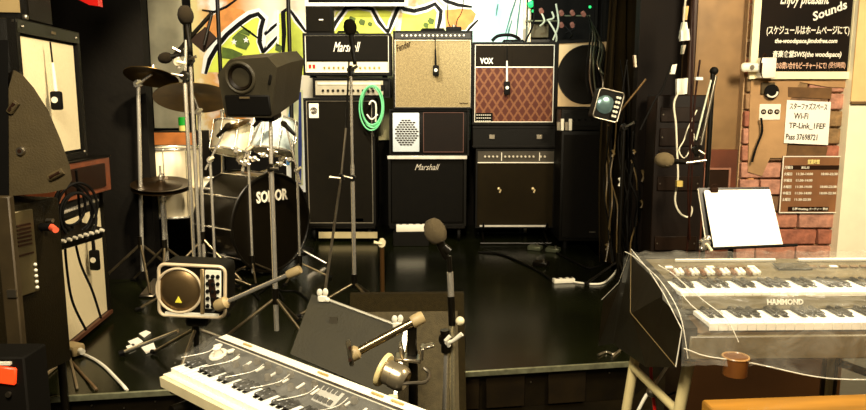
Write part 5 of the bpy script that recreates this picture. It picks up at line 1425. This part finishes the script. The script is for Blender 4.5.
# joystick
M().torus(sp(.07, .42), .019, .006, (0, -.3, 1), 24, 8).done('joystick_ring', WHITEP, SY)
M().lathe([(0, 0), (.012, 0), (.008, .012), (.011, .02), (0, .024)], sp(.07, .42), (0, -.2, 1), 16).done('joystick', WHITEP, SY)
for dx_ in (-.03, .03): M().box(Vector(sp(.07+dx_, .7))+Vector((0, 0, .004)), (.014, .022, .008), bev=.002).done('panel_button', WHITEP, SY)
src = None
sk = mat('synth knob', (120, 112, 96), .3, .4)
for i in range(20):
    for j in range(2):
        x = .12+.044*i+.008*j
        if 8 <= i <= 9: continue
        if (i*3+j) % 5 == 4: continue
        p = sp(x, .28+.42*j)
        if src is None:
            src = M().lathe([(0, 0), (.009, 0), (.009, .004), (.007, .012), (.006, .014), (0, .014)], (0, 0, 0), (0, -.15, 1), 14).done('knob', sk, SY, loc=p)
        else: copy(src, SY, p)
for i in range(16):
    x = .14+.052*i
    M().box(Vector(sp(x, .5))+Vector((0, 0, .002)), (.006, .024, .003), (R(12), 0, 0)).done('panel_mark', WPRINT, SY)
M().box(Vector(sp(.495, .5))+Vector((0, 0, .002)), (.07, .045, .004), (R(28), 0, 0), .001).done('display', mat('pale panel display', (176, 172, 160), .3), SY)
b = M()
for i in range(2):
    for j in range(4): b.box(Vector(sp(.472+.015*j, .3+.4*i))+Vector((0, 0, .006)), (.010, .012, .004), (R(28), 0, 0))
b.done('display_buttons', SLATE, SY)
M().box((LS/2, dep-.033, zs+.0445), (LS, .004, .004)).done('panel_line', INK, SY)
for x in (.12, .42, .60, .66): M().box((x, dep-.014, zs+.0465), (.035, .005, .003)).done('rear_print', mat('tan print', (190, 160, 96), .6), SY)
t = thing('keyboard_stand', 'black folding stand under the white synthesizer', 'stand', (A.x, A.y, 0), angS)
for y in (.04, dep-.03):
    M().cyl((.06, y, .02), (.9, y, zs-.09), .016).cyl((.9, y, .02), (.06, y, zs-.09), .016).done('cross_leg', SATIN, t)
for x, z in ((.06, zs-.09), (.9, zs-.09), (.06, .02), (.9, .02)): M().cyl((x, -.02, z), (x, dep+.04, z), .015).done('cross_bar', SATIN, t)
# plastic film over the synth
t = thing('plastic_cover', 'clear plastic film lying over the keys and left end of the white synthesizer', 'dust cover', (A.x, A.y, 0), angS)
prof = [(.03, .018), (.045, .024), (.07, .026), (KL+.01, .034), (dep-.036, .05)]
rows = []
for i, (y, z) in enumerate(prof):
    rw = []
    for k in range(50):
        x = -.02+.9*k/49
        zz = zs+z+abs(.002*math.sin(x*30+i))
        if k == 0: zz = zs-.02+z*.3
        rw.append((x-(.03 if k == 0 else 0), y+.004*math.sin(x*60), zz))
    rows.append(rw)
M().sheet(rows).done('film', clear('milky film', (214, 210, 196), .09, .10), t, smooth=60)
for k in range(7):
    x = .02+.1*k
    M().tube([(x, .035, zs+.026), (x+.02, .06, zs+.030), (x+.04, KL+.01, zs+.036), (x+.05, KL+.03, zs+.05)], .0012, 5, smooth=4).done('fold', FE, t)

# ------------------------------------------------------------------ black music desk, foreground stand, floor box
Yd = 2.55
q = [P(312, 294, Yd+.06), P(404, 328, Yd-.02), P(393, 398, Yd-.16), P(290, 354, Yd-.08)]
cen = sum(q, Vector())/4
t = thing('music_desk', 'black sheet metal music desk with silver top edge leaning behind the synthesizer', 'music stand', cen)
ex = (q[1]-q[0]).normalized(); nrm = (q[1]-q[0]).cross(q[3]-q[0]).normalized(); nrm = nrm if nrm.y > 0 else -nrm
o = M().prism(q, nrm*.014).done('desk', mat('dark grey powder coat', (.085, .078, .06), .5, vary=.1, bump=.15, bscale=120), t, world=True, smooth=0)
SE = mat('silver edge', (196, 190, 170), .35, .5)
M().tube([q[0]+(q[1]-q[0])*.14-nrm*.002, q[1]-nrm*.002], .006, 8).done('edge_strip', SE, t, world=True)
M().prism([q[1], q[1]+ex*.02, q[2]+ex*.012, q[2]], nrm*.016).done('side_edge', SE, t, world=True, smooth=0)
M().box(q[2]+Vector((.0, -.008, .004)), (.035, .02, .02), bev=.003).done('corner_foot', CREAM, t, world=True)
def wing(p):
    b = M(); b.box(p, (.035, .022, .026), bev=.004); b.ball(p+Vector((-.010, -.004, .024)), .011, (1, .6, 1.4)); b.ball(p+Vector((.012, -.004, .026)), .011, (1, .6, 1.4)); b.ball(p+Vector((.02, -.006, -.004)), .010)
    b.done('wing_clamp', WHITEP, t, world=True)
wing(q[0]+(q[1]-q[0])*.12+Vector((0, -.006, .0))); wing(q[0]+(q[1]-q[0])*.93+Vector((0, -.006, .004)))
cp = cen
M().box(q[0]+(q[3]-q[0])*.28+(q[1]-q[0])*.3-nrm*.002, (.03, .003, .028)).done('faint_logo', mat('dull print', (72, 66, 52), .5), t, world=True)
M().cyl((cp.x, Yd+.1, .03), (cp.x, Yd+.1, cp.z+.02), .012).cyl((cp.x, Yd+.1, cp.z), cp+nrm*.014, .010).done('pole', SATIN, t, world=True)
tripod(t, (cp.x, Yd+.1, 0), 1, spread=.26, a0=20, m=SATIN)
# floor box
Yb = 2.78
x, ww, z0, hh = RECT(346, 294, 467, 410, Yb)
hh = P(400, 294, Yb+.2).z
t = thing('floor_speaker', 'brown grey carpet covered speaker box standing before the stage', 'speaker cabinet', (x, Yb, 0), R(2))
CARP = mat('brown grey carpet covering', (66, 57, 36), .9, vary=.2, scale=60, bump=.5, bscale=260)
M().prism([(-ww/2, .0, .012), (-ww/2, .34, .012), (-ww/2, .30, hh-.06), (-ww/2, .235, hh), (-ww/2, .20, hh)], (ww, 0, 0)).done('cabinet', CARP, t, smooth=0)
M().prism([(-ww/2+.03, .022, .09), (ww/2-.03, .022, .09), (ww/2-.03, .168, hh-.07), (-ww/2+.03, .168, hh-.07)], (0, -.006, .002)).done('grille', mat('brown grey speaker cloth', (80, 70, 46), .95, vary=.2, scale=40, bump=.4, bscale=240), t, smooth=0)
M().box((ww/2+.002, .2, hh*.62), (.006, .12, .07), bev=.002).done('handle', RUBBER, t)
feet(t, ww, .3, 0, .012)
# foreground clamp stand with cup
Yc_ = 1.95
px_ = P(413, 330, Yc_)
t = thing('clamp_stand', 'bronze toned stand with a short arm, knurled grips and a cup holder in the foreground', 'stand', (px_.x, Yc_, 0))
GR = mat('tan grip', (170, 148, 104), .5)
a = P(357, 352, Yc_-.04); e = P(415, 321, Yc_-.0)
pole(t, a, e, .0125, mat('bronze tube', (130, 114, 84), .2, .9), 'arm')
dd = (e-a).normalized()
kn = M().lathe([(0, 0), (.017, 0), (.019, .006), (.019, .032), (.016, .038), (0, .038)], e-dd*.01, dd, 14).done('knurled_grip', GR, t, world=True)
kn = M().lathe([(0, 0), (.018, 0), (.021, .005), (.021, .022), (.013, .03), (0, .03)], a-dd*.022, dd, 14).done('knurled_grip', GR, t, world=True)
M().box(P(350, 353, Yc_-.06), (.014, .016, .078), (0, R(-8), 0), .006, 2).done('end_lever', mat('steel lever', (120, 112, 92), .3, .8), t, world=True)
M().cyl(P(350, 348, Yc_-.075), P(350, 348, Yc_-.07), .005).cyl(P(350, 360, Yc_-.075), P(350, 360, Yc_-.07), .005).done('lever_hole', INK, t, world=True)
M().box(P(412, 339, Yc_+.01), (.028, .022, .1), bev=.004).done('bracket', SATIN, t, world=True)
M().box(P(408, 358, Yc_), (.075, .05, .012), (0, R(6), 0), .003).box(P(402, 352, Yc_), (.010, .05, .05), (0, R(-12), 0), .002).box(P(422, 352, Yc_), (.010, .05, .035), (0, R(5), 0), .002).box(P(428, 346, Yc_+.01), (.036, .03, .008), (0, R(-14), 0), .002).done('jaw', STEEL, t, world=True)
M().cyl(P(413, 350, Yc_+.02), Vector((px_.x, Yc_+.02, .02)), .014, n=14).done('pole', SATIN, t, world=True)
c0_ = P(382, 369, Yc_-.06); c1_ = P(408, 382, Yc_-.09); dc = (c1_-c0_).normalized()
M().lathe([(0, 0), (.049, 0), (.050, .006), (.047, .012), (.034, .012), (.034, .004), (0, .004)], c0_-dc*.0, -dc*-1, 36).done('cream_ring', mat('cream plastic ring', (236, 214, 150), .35), t, world=True)
M().lathe([(0, .004), (.035, .004), (.035, .035), (.037, .037), (.037, .062), (.034, .072), (.026, .08), (.024, .06), (0, .06)], c0_, dc, 32).done('cup', mat('champagne metal', (178, 164, 134), .3, .8), t, world=True)
M().tube([P(396, 384, Yc_-.11), P(412, 383, Yc_-.1), P(425, 382, Yc_-.08), P(429, 374, Yc_-.04), P(424, 368, Yc_-.02)], .0055, smooth=5).done('hook', STEEL, t, world=True)
M().lathe([(0, 0), (.14, 0), (.14, .012), (.02, .03), (0, .03)], (px_.x, Yc_+.02, 0)).done('round_base', SATIN, t, world=True)
# microphone with foam in centre foreground
Yf_ = 2.25
xb = P(452, 380, Yf_)
t = thing('microphone_stand', 'foreground microphone stand with a brown foam ball and chrome clutch at the centre', 'microphone stand', (xb.x, Yf_, 0))
mic(t, P(435, 231, Yf_), P(448, 262, Yf_)-P(435, 231, Yf_), .036, .10, fm=FOAMG)
M().cyl(P(443, 247, Yf_), P(449, 252, Yf_), .016, n=16).done('mic_clip', SATIN, t, world=True)
pole(t, P(449, 256, Yf_), P(450, 272, Yf_), .008, SATIN, 'neck')
pole(t, P(450, 272, Yf_), P(451, 296, Yf_), .0105, CHROME, 'upper_sleeve')
pole(t, P(451, 296, Yf_), P(452, 325, Yf_), .012, SATIN, 'mid_sleeve')
pole(t, P(452, 318, Yf_), Vector((xb.x+.004, Yf_, .02)), .0105, mat('cream chrome', (226, 212, 170), .2, .8), 'lower_pole')
M().ball(P(460, 321, Yf_-.02), .015).done('knob', CREAM, t, world=True)
M().cyl(P(445, 330, Yf_-.01), P(446, 352, Yf_-.01), .016, n=18).done('clutch', SATIN, t, world=True)
M().lathe([(0, 0), (.020, 0), (.022, .006), (.022, .018), (.018, .024), (0, .024)], P(445, 338, Yf_+.0), (0, -1, 0), 20).done('clutch_disc', SATIN, t, world=True)
M().tube([P(446, 343, Yf_-.03), P(453, 341, Yf_-.045), P(462, 334, Yf_-.05)], [.007, .006, .008], 8).done('lever', WHITEP, t, world=True)
M().tube([P(449, 346, Yf_-.03), P(446, 340, Yf_-.04), P(450, 336, Yf_-.04)], .007, 8).done('wing', WHITEP, t, world=True)
pole(t, P(446, 352, Yf_-.01), Vector((xb.x-.035, Yf_-.01, .02)), .0075, CHROME, 'side_rod')
M().lathe([(0, 0), (.15, 0), (.15, .012), (.02, .03), (0, .03)], (xb.x, Yf_, 0)).done('round_base', SATIN, t, world=True)

# ------------------------------------------------------------------ floor clutter
def cable(lab, pts, r, m, zf=None):
    zf = ST if zf is None else zf
    p3 = [PZ(u, v, zf+r) for u, v in pts]
    return tag(M().tube(p3, r, 7, smooth=7).done('floor_cable', m), lab, 'cable')
def cable2(lab, pts, r, m):
    p3 = [PZ(u, v, z+r) for u, v, z in pts]
    return tag(M().tube(p3, r, 7, smooth=7).done('floor_cable', m), lab, 'cable')
cable2('white cable curving over the stage edge at the lower left', [(80, 353, ST), (92, 358, ST), (104, 366, ST), (116, 378, ST), (126, 389, ST), (133, 400, .10), (142, 425, .0)], .007, WHITEP)
cable2('thin grey cable from the power box towards the lower left foreground', [(70, 358, ST), (74, 375, ST), (77, 388, ST), (79, 402, .08), (80, 428, 0)], .006, mat('grey lead', (120, 104, 76), .5))
cable2('thin brown cable branching right at the lower left', [(72, 362, ST), (84, 376, ST), (96, 389, ST), (103, 402, .08), (108, 424, 0)], .006, mat('brown lead', (92, 70, 42), .5))
cable2('pale cable running under the powered cabinet at lower left', [(66, 358, ST), (56, 366, ST), (44, 376, ST), (32, 384, ST)], .009, mat('grey lead', (120, 104, 76), .5))
cable('white cable from the stage power strip to the organ', [(574, 282), (590, 284), (603, 283), (612, 276), (618, 268)], .007, WHITEP)
cable('black cable on the stage floor from the power strip to the amplifiers', [(553, 281), (540, 272), (520, 262), (500, 254), (478, 252)], .007, RUBBER)
cable('black cable looping on the stage in front of the amplifier stand', [(540, 240), (556, 252), (575, 262), (590, 268), (606, 262), (600, 252)], .007, RUBBER)
cable('short silver lead by the stage edge at right', [(598, 355), (606, 352), (614, 354), (620, 350), (612, 357)], .006, STEEL)
for k in range(6):
    u = 150+k*24
    cable(['black lead below the floor tom', 'black lead between the floor tom and the drum pedal', 'black lead in front of the bass drum', 'black lead at the foot of the speaker stand', 'black lead left of the centre microphone stand', 'black lead below the tall bass cabinet'][k],
          [(u, 286+8*math.sin(k)), (u+10, 295+6*math.cos(k*2)), (u+26, 288+5*math.sin(k*3)), (u+38, 300)], .006, RUBBER)
t = thing('power_box', 'small tan floor socket box from which the white cable leaves at lower left', 'socket', PZ(73, 355, ST), R(-25))
M().box((0, 0, .03), (.1, .07, .055), bev=.014, seg=2).done('body', mat('tan grip', (170, 148, 104), .5), t)
M().cyl((.05, 0, .03), (.075, -.005, .028), .014).done('plug', WHITEP, t)
pw = [[(128, 342), (138, 338), (143, 342), (133, 347)], [(139, 334), (146, 331), (151, 333), (144, 338)], [(140, 346), (153, 342), (156, 350), (146, 354)], [(126, 347), (134, 344), (136, 349), (129, 352)]]
for k, q in enumerate(pw):
    pts = [PZ(u, v, ST+.003) for u, v in q]; c = sum(pts, Vector())/4
    t = thing('paper_scrap', ['white paper scrap lying nearest the wall in the papers at left', 'smallest white paper scrap at the back of the papers at left', 'largest white paper scrap under the chrome rod', 'white paper scrap at the near left of the papers'][k], 'paper', c, group='paper scraps on the stage')
    M().prism(pts, (0, 0, .004)).done('sheet', PAPER, t, world=True, smooth=0)
# small plugs and bolts on the stage rear
for k, (u, v) in enumerate(((535, 250), (553, 252), (541, 266))):
    c = PZ(u, v, ST)
    t = thing('foot_switch', ['small pale footswitch under the dark combo amplifier', 'small pale footswitch beside the tall black cabinet', 'black footswitch nearest on the stage floor at centre right'][k], 'pedal', c, R(-30))
    M().box((0, 0, .02), (.11, .07, .035), (R(6), 0, 0), .006).done('body', GUN if k < 2 else SATIN, t)
    M().cyl((.02, 0, .035), (.02, 0, .052), .010).done('button', STEEL, t)
